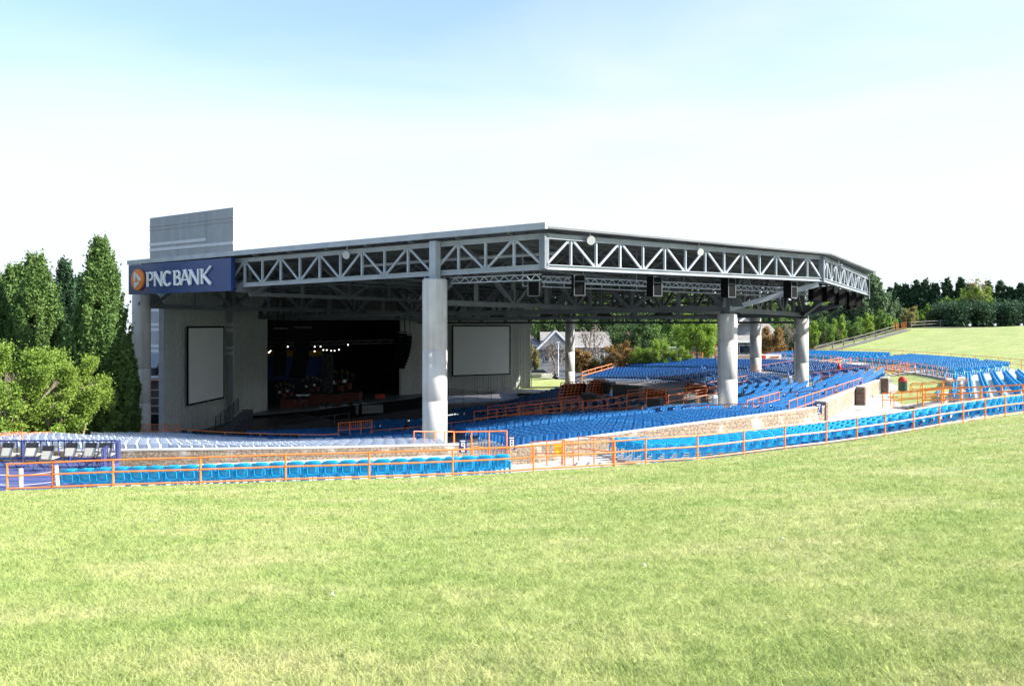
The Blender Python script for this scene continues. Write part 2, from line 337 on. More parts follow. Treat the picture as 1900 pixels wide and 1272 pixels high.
# ------------------------------------------------------------------ pavilion
pav = thing('concert_pavilion', 'large open-air concert pavilion with grey truss roof on round concrete columns', 'pavilion', W(0,0,-9))
ZC = {'C0':(-1,-29.5,-8.6,2.15),'C1':(29.0,-31.3,-6.6,2.3),'C2':(38,-11.5,-6.3,.65),'C3':(37.3,11.5,-6.2,.45),'C4':(27.8,29.6,-6.6,.95),'C5':(3.2,28.7,-9,.7)}
def dirt_concrete():
    m = M['concrete'].copy(); N = m.node_tree.nodes; L = m.node_tree.links; tc = N.new('ShaderNodeTexCoord'); mp = N.new('ShaderNodeMapping'); mp.inputs['Scale'].default_value = (3,3,.12)
    L.new(tc.outputs['Object'], mp.inputs[0]); n = N.new('ShaderNodeTexNoise'); n.inputs['Scale'].default_value = 1.5; n.inputs['Detail'].default_value = 6; L.new(mp.outputs[0], n.inputs[0])
    r = N.new('ShaderNodeValToRGB'); r.color_ramp.elements[0].position = .36; r.color_ramp.elements[0].color = (.55,.52,.47,1); r.color_ramp.elements[1].position = .52; r.color_ramp.elements[1].color = (1,1,1,1); L.new(n.outputs[0], r.inputs[0])
    b = N['Principled BSDF']; src = b.inputs['Base Color'].links[0].from_socket; mx = N.new('ShaderNodeMix'); mx.data_type = 'RGBA'; mx.blend_type = 'MULTIPLY'; mx.inputs[0].default_value = .35
    L.new(src, mx.inputs[6]); L.new(r.outputs[0], mx.inputs[7]); L.new(mx.outputs[2], b.inputs['Base Color']); M['column_concrete'] = m
dirt_concrete()
for k, (a, b, z0, z1) in ZC.items():
    c = W(a, b); r = .65
    prof = [(r,z0-.6)]
    for zj in (z0+2.6, z0+5.2):
        if zj < z1-1: prof += [(r,zj-.02),(r-.015,zj-.01),(r-.015,zj+.01),(r,zj+.02)]
    prof += [(r,z1-.04),(r-.04,z1)]
    col = MB().lathe(c, prof, 40).build('column', 'column_concrete', pav)
    for p in col.data.polygons: p.use_smooth = len(p.vertices) == 4
    top = 4.3
    s = MB(); s.box(W(a,b,z1+.03), (.8,.8,.06), math.atan2(UY,UX)).bar(W(a,b,z1+.06), W(a,b,top), .42)
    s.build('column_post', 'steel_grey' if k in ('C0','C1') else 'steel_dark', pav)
    if k == 'C1':
        mb = MB()
        for sx_ in (-.45,.45):
            for sy_ in (-.45,.45): mb.tube(W(a+sx_*.8,b+sy_*.8,z1), W(a+sx_*.8,b+sy_*.8,z1+.12), .03, n=6)
        mb.build('anchor_bolts', 'steel_grey', pav)
K1, K2, K3, K4 = (35.5,-31,4.35,2.6), (43.4,-8.6,4.5,2.78), (43.4,8.6,3.98,2.38), (35.5,31,4.2,2.5)
E0, E5 = (1.1,-31,4.10,2.2), (-.6,31,4.1,2.3)
def edge_truss(A, B, nb, m, first_up, label, cw=.21):
    tr = bpy.data.objects.new('edge_truss', None); COL.objects.link(tr); tr.location = W((A[0]+B[0])/2,(A[1]+B[1])/2,3.4); tr.parent = pav; tr.matrix_parent_inverse = Matrix.Translation(pav.location).inverted()
    tr['label'] = label
    def sub(mb, name):
        o = mb.build(name, m); o.parent = tr; o.matrix_parent_inverse = Matrix.Translation(tr.location).inverted(); return o
    pt = lambda t, top: W(A[0]+(B[0]-A[0])*t, A[1]+(B[1]-A[1])*t, (A[2]+(B[2]-A[2])*t - .15) if top else (A[3]+(B[3]-A[3])*t + .12))
    def ibeam(p, q, w, h):
        mb = MB(); mb.bar(p+Vector((0,0,h/2)), q+Vector((0,0,h/2)), w, .035); mb.bar(p-Vector((0,0,h/2)), q-Vector((0,0,h/2)), w, .035); mb.bar(p, q, .05, h-.035); return mb
    sub(ibeam(pt(0,1),pt(1,1),.24,cw), 'top_chord'); sub(ibeam(pt(0,0),pt(1,0),.24,cw), 'bottom_chord')
    for i in range(nb+1):
        p, q = pt(i/nb,0), pt(i/nb,1); wv = .13 if 0 < i < nb else .4
        sub(MB().bar(p+Vector((0,0,.10 if 0<i<nb else -.1)), q-Vector((0,0,.10 if 0<i<nb else -.1)), wv, wv*.8), 'vertical')
    for i in range(nb):
        up = (i % 2 == 0) == first_up
        p, q = (pt(i/nb,0), pt((i+1)/nb,1)) if up else (pt(i/nb,1), pt((i+1)/nb,0))
        d = (q-p).normalized(); sub(MB().bar(p+d*.16, q-d*.16, .095, .11), 'diagonal')
    g = MB()
    for i in range(nb+1):
        t = i/nb; is_top = (i % 2 == 1) == first_up
        c = pt(t, is_top); d = (pt(1,0)-pt(0,0)).normalized(); zz = -.16 if is_top else .16
        g.prism([c+d*-.28+Vector((0,0,zz*.3)), c+d*.28+Vector((0,0,zz*.3)), c+d*.12+Vector((0,0,zz*1.9)), c-d*.12+Vector((0,0,zz*1.9))], Vector((-d.y,d.x,0))*.02)
    sub(fixn(g.build('tmp', m)) and g, 'gusset_plates'); bpy.data.objects.remove(bpy.data.objects['tmp'])
    return tr
edge_truss(E0, K1, 20, 'steel_grey', True, 'shaded grey truss along the near left side of the roof')
edge_truss(K1, K2, 14, 'steel_grey', True, 'sunlit truss from the near corner to the next roof corner')
edge_truss(K2, K3, 12, 'steel_grey', True, 'short foreshortened truss at the right end of the roof')
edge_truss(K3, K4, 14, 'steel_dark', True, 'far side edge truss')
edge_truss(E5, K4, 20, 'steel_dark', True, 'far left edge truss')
# roof deck
def zt(a, b): return 4.40 + .003*a + (-.30*sstep(-5,15,b)*sstep(25,45,a)) 
outline = [(1.0,-31.45),(35.9,-31.45),(44.0,-8.7),(44.0,8.7),(35.9,31.4),(-1.0,31.4),(-1.0,27.5),(-12.5,11.5),(-12.5,-11.5),(-1.0,-27.5)]
rd = MB(); n = len(outline); cen = (15,0)
vt = [W(a,b,zt(a,b)+.10) for a,b in outline]; vb = [W(a,b,zt(a,b)+.0) for a,b in outline]
vs = vt+vb+[W(*cen,zt(*cen)+.10), W(*cen,zt(*cen))]; fs = []
for i in range(n):
    j = (i+1)%n; fs += [(i,j,2*n),(n+j,n+i,2*n+1),(i,n+i,n+j,j)]
rd.add(vs, fs); fixn(rd.build('roof_deck', 'roof_deck', pav))
# deck ribs under the roof
rb_ = MB()
def lim_b(a):
    if a <= 35.5: return 31 if a > -1 else 12
    return 31-(a-35.5)/(43.4-35.5)*22.4
for i in range(38):
    a = -.2+i*1.15
    if a > 43: break
    L_ = lim_b(a); rb_.bar(W(a,-L_+.3,zt(a,0)-.12), W(a,L_-.3,zt(a,0)-.12), .09, .16)
rb_.build('roof_purlins', 'roof_deck', pav)
# fascia gutter along the shaded side
fa = MB(); p, q = W(.9,-31.62,4.36), W(36.0,-31.62,4.60); fa.bar(p, q, .22, .30); fa.build('fascia', 'steel_grey', pav)
for i in range(11):
    br = MB()
    t = (i+.3)/11; c = p.lerp(q, t)-Vector((0,0,.2)); br.box(c+Vector((VX,VY,0))*.35, (.12,.5,.1), math.atan2(UY,UX)); br.build('fascia_bracket', 'steel_dark', pav)
# inner light joists (lateral) with webs
for a in [2.5,6.5,10.5,14.5,18.5,22.5,26.5,30.5,34]:
    L_ = 30.5; mb = MB(); zt_, zb_ = 4.0, 2.75
    mb.bar(W(a,-L_,zt_), W(a,L_,zt_), .1, .12); mb.bar(W(a,-L_,zb_), W(a,L_,zb_), .1, .12); k = 26
    for i in range(k):
        b0, b1 = -L_+2*L_*i/k, -L_+2*L_*(i+1)/k
        mb.bar(W(a,b0,zb_ if i%2 else zt_), W(a,b1,zt_ if i%2 else zb_), .07)
    mb.build('roof_joist', 'steel_dark', pav)
for b in [-26,-21,-16.5,-5.5,0,5.5,16.5,21,26]:
    a1 = 35.5+(31-abs(b))/22.4*7.9 if abs(b) > 8.6 else 43.4
    mb = MB(); zt_, zb_ = 4.05, 2.95; mb.bar(W(-.5,b,zb_), W(a1-.2,b,zb_), .09, .1); k = 20
    for i in range(k):
        x0, x1 = -.5+(a1-.3)*i/k, -.5+(a1-.3)*(i+1)/k; mb.bar(W(x0,b,zb_ if i%2 else zt_), W(x1,b,zt_ if i%2 else zb_), .06)
    mb.build('roof_joist', 'steel_dark', pav)
# deep main trusses
def main_truss(A, B, n, zb0, zb1, w=.38, first=True):
    mb = MB(); pt = lambda t, top: W(A[0]+(B[0]-A[0])*t, A[1]+(B[1]-A[1])*t, 3.95 if top else zb0+(zb1-zb0)*t)
    mb.bar(pt(0,0), pt(1,0), w, w); mb.bar(pt(0,1), pt(1,1), w, w*.8)
    for i in range(n+1): mb.bar(pt(i/n,0), pt(i/n,1), w*.6, w*.6)
    for i in range(n):
        up = (i%2 == 0) == first; p, q = (pt(i/n,0), pt((i+1)/n,1)) if up else (pt(i/n,1), pt((i+1)/n,0)); mb.bar(p, q, w*.75, w*.75)
        c = pt((i if up else i+1)/n, 0); d = (pt(1,0)-pt(0,0)).normalized()
        mb.prism([c-d*1.1+Vector((0,0,.1)), c+d*1.1+Vector((0,0,.1)), c+d*.5+Vector((0,0,.95)), c-d*.5+Vector((0,0,.95))], Vector((-d.y,d.x,0))*.05)
    return fixn(mb.build('main_truss', 'steel_dark', pav))
main_truss((-10.5,-11.5),(38,-11.5),14,.62,1.02)
main_truss((-10.5,11.5),(37.5,11.5),14,.5,.75)
main_truss((27.8,-30),(27.8,29.6),15,1.15,1.1,.30)
main_truss((38,-11.5),(37.4,11.5),6,.95,.8,.34)
main_truss((-.5,-29),(-.5,29),16,1.3,1.0,.34)
main_truss((13,-30.5),(13,30.5),14,1.9,1.9,.26)
# lower ties under the far truss, and cantilever braces
mb = MB(); z = .22
for b, a0, a1 in ((11.5,-10,37.5),(-11.5,-10,37.5)):
    zz = .1 if b > 0 else .42
    mb.bar(W(a0,b+1.2,zz), W(a1,b+1.2,zz), .3, .22)
    for i in range(15):
        a = a0+(a1-a0)*i/14; mb.bar(W(a,b+1.2,zz), W(a,b+1.2,zz+.75), .35, .3)
mb.build('tie_beam', 'steel_dark', pav)
for A, B in (((38,-11.5,.95),(43.2,-8.8,2.6)),((37.4,11.5,.75),(43.2,8.6,2.3)),((37.4,11.5,.7),(43,-2,2.5))):
    MB().bar(W(*A), W(*B), .28, .34).build('brace', 'steel_dark' if A[2] != .95 else 'steel_grey', pav)
# catwalk rail strips
cw = MB()
for zz in (1.95, 2.25): cw.bar(W(33,-29,zz), W(39.5,-8.2,zz), .05)
for i in range(16): t = i/15; cw.bar(W(33+6.5*t,-29+20.8*t,1.95), W(33+6.5*t,-29+20.8*t,2.25), .04)
for i in range(6): t = i/5; cw.bar(W(33+6.5*t,-29+20.8*t,2.2), W(33+6.5*t,-29+20.8*t,4.2), .03)
cw.build('catwalk', 'steel_grey', pav)
# zigzag hanging truss below the sunlit edge
def zig(A, B, n, ztp, zbt, off=0):
    mb = MB(); pt = lambda t, top: W(A[0]+(B[0]-A[0])*t, A[1]+(B[1]-A[1])*t, ztp if top else zbt)
    mb.bar(pt(0,1), pt(1,1), .05); mb.bar(pt(0,0), pt(1,0), .05)
    for i in range(n): mb.bar(pt(i/n,i%2), pt((i+1)/n,(i+1)%2), .035)
    return mb.build('hanging_truss', 'steel_grey', pav)
zig((29.5,-30.6),(35.1,-30.6),18,2.4,2.12); zig((33.9,-29.4),(41.5,-8.0),70,2.42,2.12); zig((40.4,-8.4),(40.4,8.4),44,2.5,2.2)
pipe = MB().tube(W(22,-29.5,3.4), W(28.6,-29.5,3.5), .09).tube(W(28.6,-29.5,3.5), W(35,-29,3.55), .09).tube(W(22,-29.5,3.4), W(22,-29.5,4.2), .09); pipe.build('roof_pipe', 'steel_grey', pav)

# stage house walls
def wall_ab(name, pts, z0, z1, th, m, ribs=0, parent=pav):
    mb = MB()
    for (a0,b0), (a1,b1) in zip(pts[:-1], pts[1:]):
        p, q = W(a0,b0), W(a1,b1); d = (q-p).normalized(); n_ = Vector((-d.y,d.x,0))*th
        mb.prism([Vector((p.x,p.y,z0)), Vector((q.x,q.y,z0)), Vector((q.x,q.y,z1)), Vector((p.x,p.y,z1))], n_)
    return fixn(mb.build(name, m, parent))
LW = [(-2,-27),(-9,-14.5),(-10.5,-10.2)]; RW = [(-2,27),(-9.2,14.2),(-10.5,10.2)]
for pts, sgn in ((LW,-1),(RW,1)):
    wall_ab('stage_wall', pts, -9.4, 4.2, .4*(1 if sgn<0 else -1), 'panel_grey')
    mb = MB()
    for (a0,b0),(a1,b1) in zip(pts[:-1], pts[1:]):
        p, q = W(a0,b0), W(a1,b1); d = (q-p).normalized(); nn = Vector((-d.y,d.x,0))*(-1 if sgn<0 else 1); ln = (q-p).length; k = int(ln/.5)
        for i in range(k+1):
            c = p+d*(ln*i/k)+nn*.02; wd = .045
            if i % 4 == 0: 
                mb.bar(c+d*-.16+Vector((0,0,-9.2)), c+d*-.16+Vector((0,0,4.1)), .07); mb.bar(c+d*.16+Vector((0,0,-9.2)), c+d*.16+Vector((0,0,4.1)), .07)
            else: mb.bar(c+Vector((0,0,-9.2)), c+Vector((0,0,4.1)), .03)
    mb.build('wall_ribs', 'panel_grey', pav)
# outer return edge of the near wing wall
wall_ab('wall_end', [(-2,-27),(-2.2,-27.35)], -9.4, 4.2, .15, 'steel_grey')
wall_ab('proscenium_header', [(-10.6,-10.6),(-10.6,10.6)], .55, 4.4, .5, 'black_metal')
wall_ab('stage_back_wall', [(-20,-16.9),(-20,16.9)], -9.4, 4.3, .5, 'curtain')
wall_ab('stage_side_wall', [(-10.9,-10.3),(-12,-16.6),(-20,-16.6)], -9.4, 4.3, .4, 'curtain')
wall_ab('stage_side_wall', [(-10.9,10.3),(-12,16.6),(-20,16.6)], -9.4, 4.3, -.4, 'curtain')
MB().prism([W(-10.7,-16.9,4.2),W(-10.7,16.9,4.2),W(-20.4,16.9,4.2),W(-20.4,-16.9,4.2)], (0,0,.3)).build('stage_ceiling', 'curtain', pav)
# pale inner wing flat behind the opening's right side

# stage deck and apron
st = MB().prism([W(-20,-16.5,-10.4),W(-20,16.5,-10.4),W(-9.1,16.5,-10.4),W(-6.8,8,-10.4),W(-6.8,-8,-10.4),W(-9.1,-16.5,-10.4)], (0,0,1.5)); fixn(st.build('stage_deck', 'stage_floor', pav))
sk = MB()
for (a0,b0),(a1,b1) in (((-9.0,-16.5),(-6.7,-8)),((-6.7,-8),(-6.7,8)),((-6.7,8),(-9.0,16.5))): sk.prism([W(a0,b0,-10.4),W(a1,b1,-10.4),W(a1,b1,-8.95),W(a0,b0,-8.95)], (UX*.06,UY*.06,0))
fixn(sk.build('stage_skirt', 'black', pav))
fixn(MB().prism([W(-4,-26,-10.4),W(-9.4,-14,-10.4),W(-9.4,-8,-10.4),W(-1.5,-10,-10.4),W(-1,-25,-10.4)], (0,0,1.2)).build('side_ramp', 'black_metal', pav))
# projection screens (fixed on the wing walls)
for (p0, p1, lab) in (((-3.55,-24.2),(-6.75,-18.5),'tall-looking white projection screen on the near wing wall'), ((-3.6,24.0),(-7.6,16.9),'wide white projection screen on the far wing wall behind the columns')):
    p, q = W(*p0), W(*p1); d = (q-p).normalized(); nn = Vector((-d.y,d.x,0))
    if nn.dot(Vector((UX,UY,0))) < 0: nn = -nn
    t = thing('projection_screen', lab, 'screen', (p.x,p.y,-6.5), 'projection screens beside the stage')
    z0, z1 = (-6.68,-.38)
    o = p+nn*.25; e = q+nn*.25
    fixn(MB().prism([o+Vector((0,0,z0)), e+Vector((0,0,z0)), e+Vector((0,0,z1)), o+Vector((0,0,z1))], nn*.06).build('screen_surface', 'screen', t))
    fr = MB(); ww = .14
    for A_, B_ in (((o-d*ww),(o)),((e),(e+d*ww))): fr.prism([A_+Vector((0,0,z0-ww)), B_+Vector((0,0,z0-ww)), B_+Vector((0,0,z1+ww)), A_+Vector((0,0,z1+ww))], nn*.1)
    for za, zb in ((z0-ww,z0),(z1,z1+ww)): fr.prism([o+Vector((0,0,za)), e+Vector((0,0,za)), e+Vector((0,0,zb)), o+Vector((0,0,zb))], nn*.1)
    fixn(fr.build('screen_frame', 'black', t))

# ------------------------------------------------------------------ fly tower slab
tw = thing('stage_tower', 'tall grey concrete tower wall with pale bands above the roof', 'tower', W(-13,-17.2,-9))
def panelwall():
    ed = [(-6.3),(-10.4),(-14.9),(-19.7)]
    for i in range(3):
        a0, a1 = ed[i]-.015, ed[i+1]+.015
        mb = MB().prism([W(a0,-17.4,-9.4),W(a1,-17.4,-9.4),W(a1,-17.4,10.7),W(a0,-17.4,10.7)], (VX*.14,VY*.14,0)); fixn(mb.build('wall_panel', 'tower_concrete', tw))
    for zz, h in ((9.75,.14),(9.4,.14),(7.85,.28),(7.3,.28),(1.75,.28),(1.2,.28),(-.25,.28),(-.75,.28),(-2.4,.28),(-2.9,.28)):
        if zz == 7.85:
            mb = MB().prism([W(-10.4,-17.44,zz),W(-19.7,-17.44,zz),W(-19.7,-17.44,zz+h),W(-10.4,-17.44,zz+h)], (VX*.04,VY*.04,0))
        else: mb = MB().prism([W(-6.3,-17.44,zz),W(-19.7,-17.44,zz),W(-19.7,-17.44,zz+h),W(-6.3,-17.44,zz+h)], (VX*.04,VY*.04,0))
        fixn(mb.build('pale_band', 'band_concrete' if zz < 9 else 'tower_concrete', tw))
mat('tower_concrete', (.30,.32,.33), (.36,.375,.38), .85, 1.5, .1, stretch=(1,1,.25))
mat('band_concrete', (.56,.58,.60), (.62,.64,.66), .8, 2)
panelwall()

# support building left of the stage
sb = thing('service_building', 'low brown block building with pale bands beside the stage', 'building', P(290,800,74)+Vector((0,0,0)))
def wbox(x0,x1,y0,y1,Y,dep,name,m,parent):
    p = P(x0,y1,Y); q = P(x1,y0,Y); return MB().box(((p.x+q.x)/2, Y+dep/2, (p.z+q.z)/2), (abs(q.x-p.x), dep, abs(q.z-p.z))).build(name, m, parent)
Yb = 72.
def uvwall(x0,x1,y0,y1,Y,dep,name,m,parent):
    o = wbox(x0,x1,y0,y1,Y,dep,name,m,parent); u = o.data.uv_layers.new(name='UVMap')
    for li, l in enumerate(o.data.loops): v = o.data.vertices[l.vertex_index].co; u.data[li].uv = (v.x+v.y, v.z)
    return o
uvwall(222,345,706,806,Yb,12,'wall','block_brown',sb)
for yy in (722,737,751.5,766,781): wbox(221,346,yy,yy+2.2,Yb-.04,.04,'pale_band','concrete',sb)
wbox(220,347,700,706,Yb-.15,12.3,'parapet','concrete',sb); wbox(220,347,705.5,707.3,Yb-.2,.05,'red_trim','red',sb)
wbox(266,301,769,785,Yb-.1,.1,'window','glass',sb)
hv = thing('rooftop_ducting', 'blue-grey sheet metal ductwork on the roof of the brown service building', 'ductwork', P(285,700,Yb+2))
wbox(262,278,668,698,Yb+2.2,3,'duct_box','siding_blue',hv); wbox(279,345,655,679,Yb+3,2.4,'duct_box','siding_blue',hv); wbox(299,345,671,697,Yb+1.6,1,'duct_box','siding_blue',hv)
pts = [P(272,670,Yb+1.9),P(279,655,Yb+1.9),P(345,655,Yb+1.9),P(345,669,Yb+1.9),P(297,669,Yb+1.9),P(290,682,Yb+1.9),P(272,682,Yb+1.9)]
fixn(MB().prism(pts, (0,1.3,0)).build('duct_elbow', 'siding_blue', hv)); wbox(303,311,683,694,Yb+1.0,.5,'fan_unit','steel_grey',hv)

# ------------------------------------------------------------------ sign
sg = thing('sponsor_sign', 'wide blue sponsor sign with white lettering and orange disc emblem on the roof edge', 'sign', W(6,-31.4,2.1))
SA0, SA1, SZ0, SZ1 = 1.15, 12.75, 2.07, 4.17
RZ = math.atan2(UY,UX)
MB().box(W((SA0+SA1)/2,-31.62,(SZ0+SZ1)/2), (SA1-SA0, .28, SZ1-SZ0), RZ).build('sign_panel', 'sign_blue', sg)
def sp(u, v, off): return W(SA0+u, -31.76-off, SZ0+v)
def polyl(pts, z0, z1, name, m):
    off = W(0,-z1)-W(0,-z0); return MB().prism([sp(u,v,z0) for u,v in pts], off).build(name, m)
H0, H1 = .50, 1.50
def stroke(mb, p, q, w0, w1=None):
    w1 = w1 or w0; dx, dy = q[0]-p[0], q[1]-p[1]; L_ = math.hypot(dx,dy); nx, ny = -dy/L_, dx/L_
    pts = [(p[0]+nx*w0/2,p[1]+ny*w0/2),(p[0]-nx*w0/2,p[1]-ny*w0/2),(q[0]-nx*w1/2,q[1]-ny*w1/2),(q[0]+nx*w1/2,q[1]+ny*w1/2)]
    off = W(0,-.12)-W(0,0); mb.prism([sp(u,v,.03+random.random()*.004) for u,v in pts], off)
def arc(mb, cx, cy, rx, ry, a0, a1, w, n=10):
    ps = [(cx+rx*math.cos(rad(a0+(a1-a0)*i/n)), cy+ry*math.sin(rad(a0+(a1-a0)*i/n))) for i in range(n+1)]
    for i in range(n):
        p, q = ps[i], ps[i+1]; dx, dy = q[0]-p[0], q[1]-p[1]; L_ = math.hypot(dx,dy); e = .03
        stroke(mb, (p[0]-dx/L_*e,p[1]-dy/L_*e), (q[0]+dx/L_*e,q[1]+dy/L_*e), w)
def letter(ch, x, w):
    mb = MB(); t = .17; th = .10; y0, y1 = H0, H1; h = y1-y0
    def serif(cx, y): stroke(mb, (cx-.16,y), (cx+.05,y-.03 if y > 1 else y), .06)
    if ch == 'P':
        stroke(mb,(x+.12,y0),(x+.12,y1),.13,t); serif(x+.1,y1-.03); stroke(mb,(x+.1,y1-.05),(x+w*.5,y1-.05),.09); stroke(mb,(x+.16,y0+h*.45),(x+w*.5,y0+h*.45),.08)
        arc(mb,x+w*.5,y0+h*.70,w*.38,h*.255,90,-90,.13)
    elif ch == 'N':
        stroke(mb,(x+.12,y0),(x+.12,y1),th); stroke(mb,(x+w-.1,y0),(x+w-.1,y1),th); stroke(mb,(x+.1,y1-.04),(x+w-.08,y0+.02),.2,.17); serif(x+.06,y1-.03); stroke(mb,(x+w-.17,y1-.03),(x+w+.0,y1-.03),.05)
    elif ch == 'C':
        arc(mb,x+w*.55,(y0+y1)/2,w*.45,h*.46,48,312,.15,16)
    elif ch == 'B':
        stroke(mb,(x+.12,y0),(x+.12,y1),.15,t); serif(x+.1,y1-.03); stroke(mb,(x+.1,y1-.05),(x+w*.48,y1-.05),.08); stroke(mb,(x+.16,y0+h*.53),(x+w*.5,y0+h*.53),.08); stroke(mb,(x+.1,y0+.045),(x+w*.52,y0+.045),.09)
        arc(mb,x+w*.46,y0+h*.745,w*.33,h*.21,90,-90,.12); arc(mb,x+w*.5,y0+h*.29,w*.4,h*.245,90,-90,.14)
    elif ch == 'A':
        stroke(mb,(x+.02,y0),(x+w*.46,y1),.10); stroke(mb,(x+w*.42,y1),(x+w-.02,y0),.17,.19); stroke(mb,(x+w*.2,y0+h*.34),(x+w*.75,y0+h*.34),.08); stroke(mb,(x+w*.25,y1-.03),(x+w*.5,y1-.03),.06)
    elif ch == 'K':
        stroke(mb,(x+.12,y0),(x+.12,y1),.14,t); serif(x+.1,y1-.03); stroke(mb,(x+.18,y0+h*.45),(x+w*1.12,y1+.14),.08,.1); stroke(mb,(x+w*.30,y0+h*.56),(x+w*1.12,y0-.0),.17,.2)
    o = fixn(mb.build('letter', 'sign_white', sg)); return o
xs = 2.35
for ch, x, wd in (('P',2.42,.85),('N',3.30,1.02),('C',4.38,.98),('B',5.62,.85),('A',6.42,1.05),('N',7.38,1.05),('K',8.62,.92)):
    letter(ch, x, wd)
cx, cy, rr = 1.33, 1.02, .74
mbd = MB().prism([sp(cx+rr*math.cos(2*math.pi*i/40), cy+rr*math.sin(2*math.pi*i/40), .02) for i in range(40)], W(0,-.15)-W(0,0)); fixn(mbd.build('emblem_disc', 'sign_orange', sg))
em = MB(); offn = W(0,-.04)-W(0,0)
def tri(pts): em.prism([sp(cx+u*rr, cy+v*rr, .175) for u, v in pts], offn)
tri([(-.38,.70),(-.22,.72),(-.18,.1),(-.34,-.22),(-.50,-.12),(-.46,.4)])
tri([(-.20,.66),(.10,.50),(.52,.20),(.72,-.05),(.50,-.16),(.28,-.12),(.02,.26)])
tri([(-.42,-.28),(.50,-.24),(.20,-.52),(-.20,-.76),(-.36,-.72)])
fixn(em.build('emblem_sail', 'sign_white', sg))
MB().box(sp(2.22,.28,.02), (.1,.04,.1), RZ).build('trademark_dot', 'red', sg)

# ------------------------------------------------------------------ floodlights and hung loudspeakers
mat('lens_grey', (.42,.43,.42), None, .25)
def flood(c, nd, label, r=.28):
    r *= .82
    t = thing('floodlight', label, 'floodlight', c, 'round floodlights on the roof trusses'); nd = Vector(nd).normalized()
    MB().tube(c-nd*.22, c, r*.45, r, 20).build('housing', 'steel_grey', t); MB().tube(c, c+nd*.03, r*1.04, r*1.0, 20).build('lens', 'lens_grey', t)
    MB().bar(c-nd*.15, c-nd*.15+Vector((0,0,.5)), .05).build('bracket', 'steel_grey', t)
def on(A,B,t,z,off=0): 
    p = W(A[0]+(B[0]-A[0])*t, A[1]+(B[1]-A[1])*t, z); return p
lv = Vector((-VX,-VY,0)); fv = Vector((.6,-.8,0))
flood(W(22.6,-31.4,3.88), (-.25,-.95,-.2), 'round floodlight on the shaded truss above the dark stage, left of the front column', .27)
flood(on(K1,K2,.115,4.13)+fv*.35, (.25,-.9,-.15), 'round floodlight nearest the bright front corner of the roof', .27)
flood(on(K1,K2,.565-.10,4.0)+fv*.35, (.35,-.9,-.15), 'round floodlight half way along the sunlit truss', .25)
flood(W(43.9,-5,3.9), (.9,-.3,-.2), 'round floodlight at the right end truss seen from the side', .3)
def loudspeaker(c, rz, w, h, d, label, group):
    t = thing('hung_loudspeaker', label, 'loudspeaker', c, group, rz)
    ca = lambda x, y, z: c+Matrix.Rotation(rz,3,'Z')@Vector((x,y,z))
    MB().box(ca(0,0,0), (w,d,h), rz).build('cabinet', 'black', t)
    fr = MB()
    for sx_ in (-1,1): fr.box(ca(sx_*(w/2-.02),-d/2-.015,0), (.04,.03,h), rz)
    for zz in (-h/2+.02,h/2-.02,h*.18): fr.box(ca(0,-d/2-.017,zz), (w-.08,.03,.04), rz)
    fr.build('grille_frame', 'steel_dark' if group.startswith('loudspeakers hung along') else 'black', t)
    MB().tube(ca(-w*.3,0,h/2), ca(-w*.3,0,h/2+.35), .02, n=6).tube(ca(w*.3,0,h/2), ca(w*.3,0,h/2+.35), .02, n=6).build('hanging_wires', 'black', t)
for i, (px, yt, yb, Y, wd, rz) in enumerate([(992,509,550,39.4,.62,-.2),(1073,510,549,40.0,.60,.15),(1214,513,550,43.2,.62,.5),(1351,516,552,46.9,.66,.6),(1466,522,553,50.6,.70,.7)]):
    c = P(px,(yt+yb)/2,Y); loudspeaker(c, rz, wd, (yb-yt)/F*Y, .55, ordn(i+1)+' black loudspeaker from the left hung under the sunlit roof truss', 'loudspeakers hung along the sunlit roof edge')
for i, (px, yt, yb, Y, wd) in enumerate([(1512,526,557,55,.75),(1537,531,560,58,.75),(1559,537,565,61,.72),(1577,541,567,64,.68),(1590,545,570,66,.62)]):
    c = P(px,(yt+yb)/2,Y); loudspeaker(c, .35, wd, (yb-yt)/F*Y, .5, ordn(i+1)+' black loudspeaker from the left below the right end truss', 'loudspeakers hung below the right end truss')
for i, (px, yt, yb, Y) in enumerate([(1516,567,581,72),(1545,562,577,74),(1578,566,574,76)]):
    c = P(px,(yt+yb)/2,Y); loudspeaker(c, 1.9, .6, (yb-yt)/F*Y, .5, ordn(i+1)+' small black loudspeaker from the left hung deeper, beyond the right end row', 'far loudspeakers seen below the right end row')
# line arrays by the stage
def array(px, yt, yb, Y, wd, curve, label):
    t = thing('line_array', label, 'loudspeaker', P(px,yt,Y), 'line arrays hung beside the stage'); n = 11; h = (yb-yt)/F*Y/n; x = 0
    for i in range(n):
        k = i/(n-1); off = curve*k**2.2
        c = P(px,yt,Y)+Vector((off,-.3*k,-(i+.5)*h)); cb = MB().box(c, (wd,.9,h*.93), .2); cb.build('cabinet', 'black', t)
    c = P(px,yt,Y); MB().box(c+Vector((0,0,.15)), (wd*1.1,1.0,.12), .2).build('rigging_frame', 'black_metal', t)
    MB().tube(c+Vector((-.3,0,.2)), c+Vector((-.3,0,3)), .04, n=5).tube(c+Vector((.3,0,.2)), c+Vector((.3,0,3)), .04, n=5).build('hanging_chains', 'black', t)
array(521,612,697,76,1.15,-.1,'straight black line array nearest the left edge of the stage opening')
array(562,610,701,77,1.5,-.5,'wider black line array in front of the yellow and blue backdrop')
array(746,618,690,93,1.1,-1.5,'curved black line array at the right edge of the stage opening')
array(756,622,683,95,1.0,-.8,'slimmer curved black line array just behind the right-hand one')

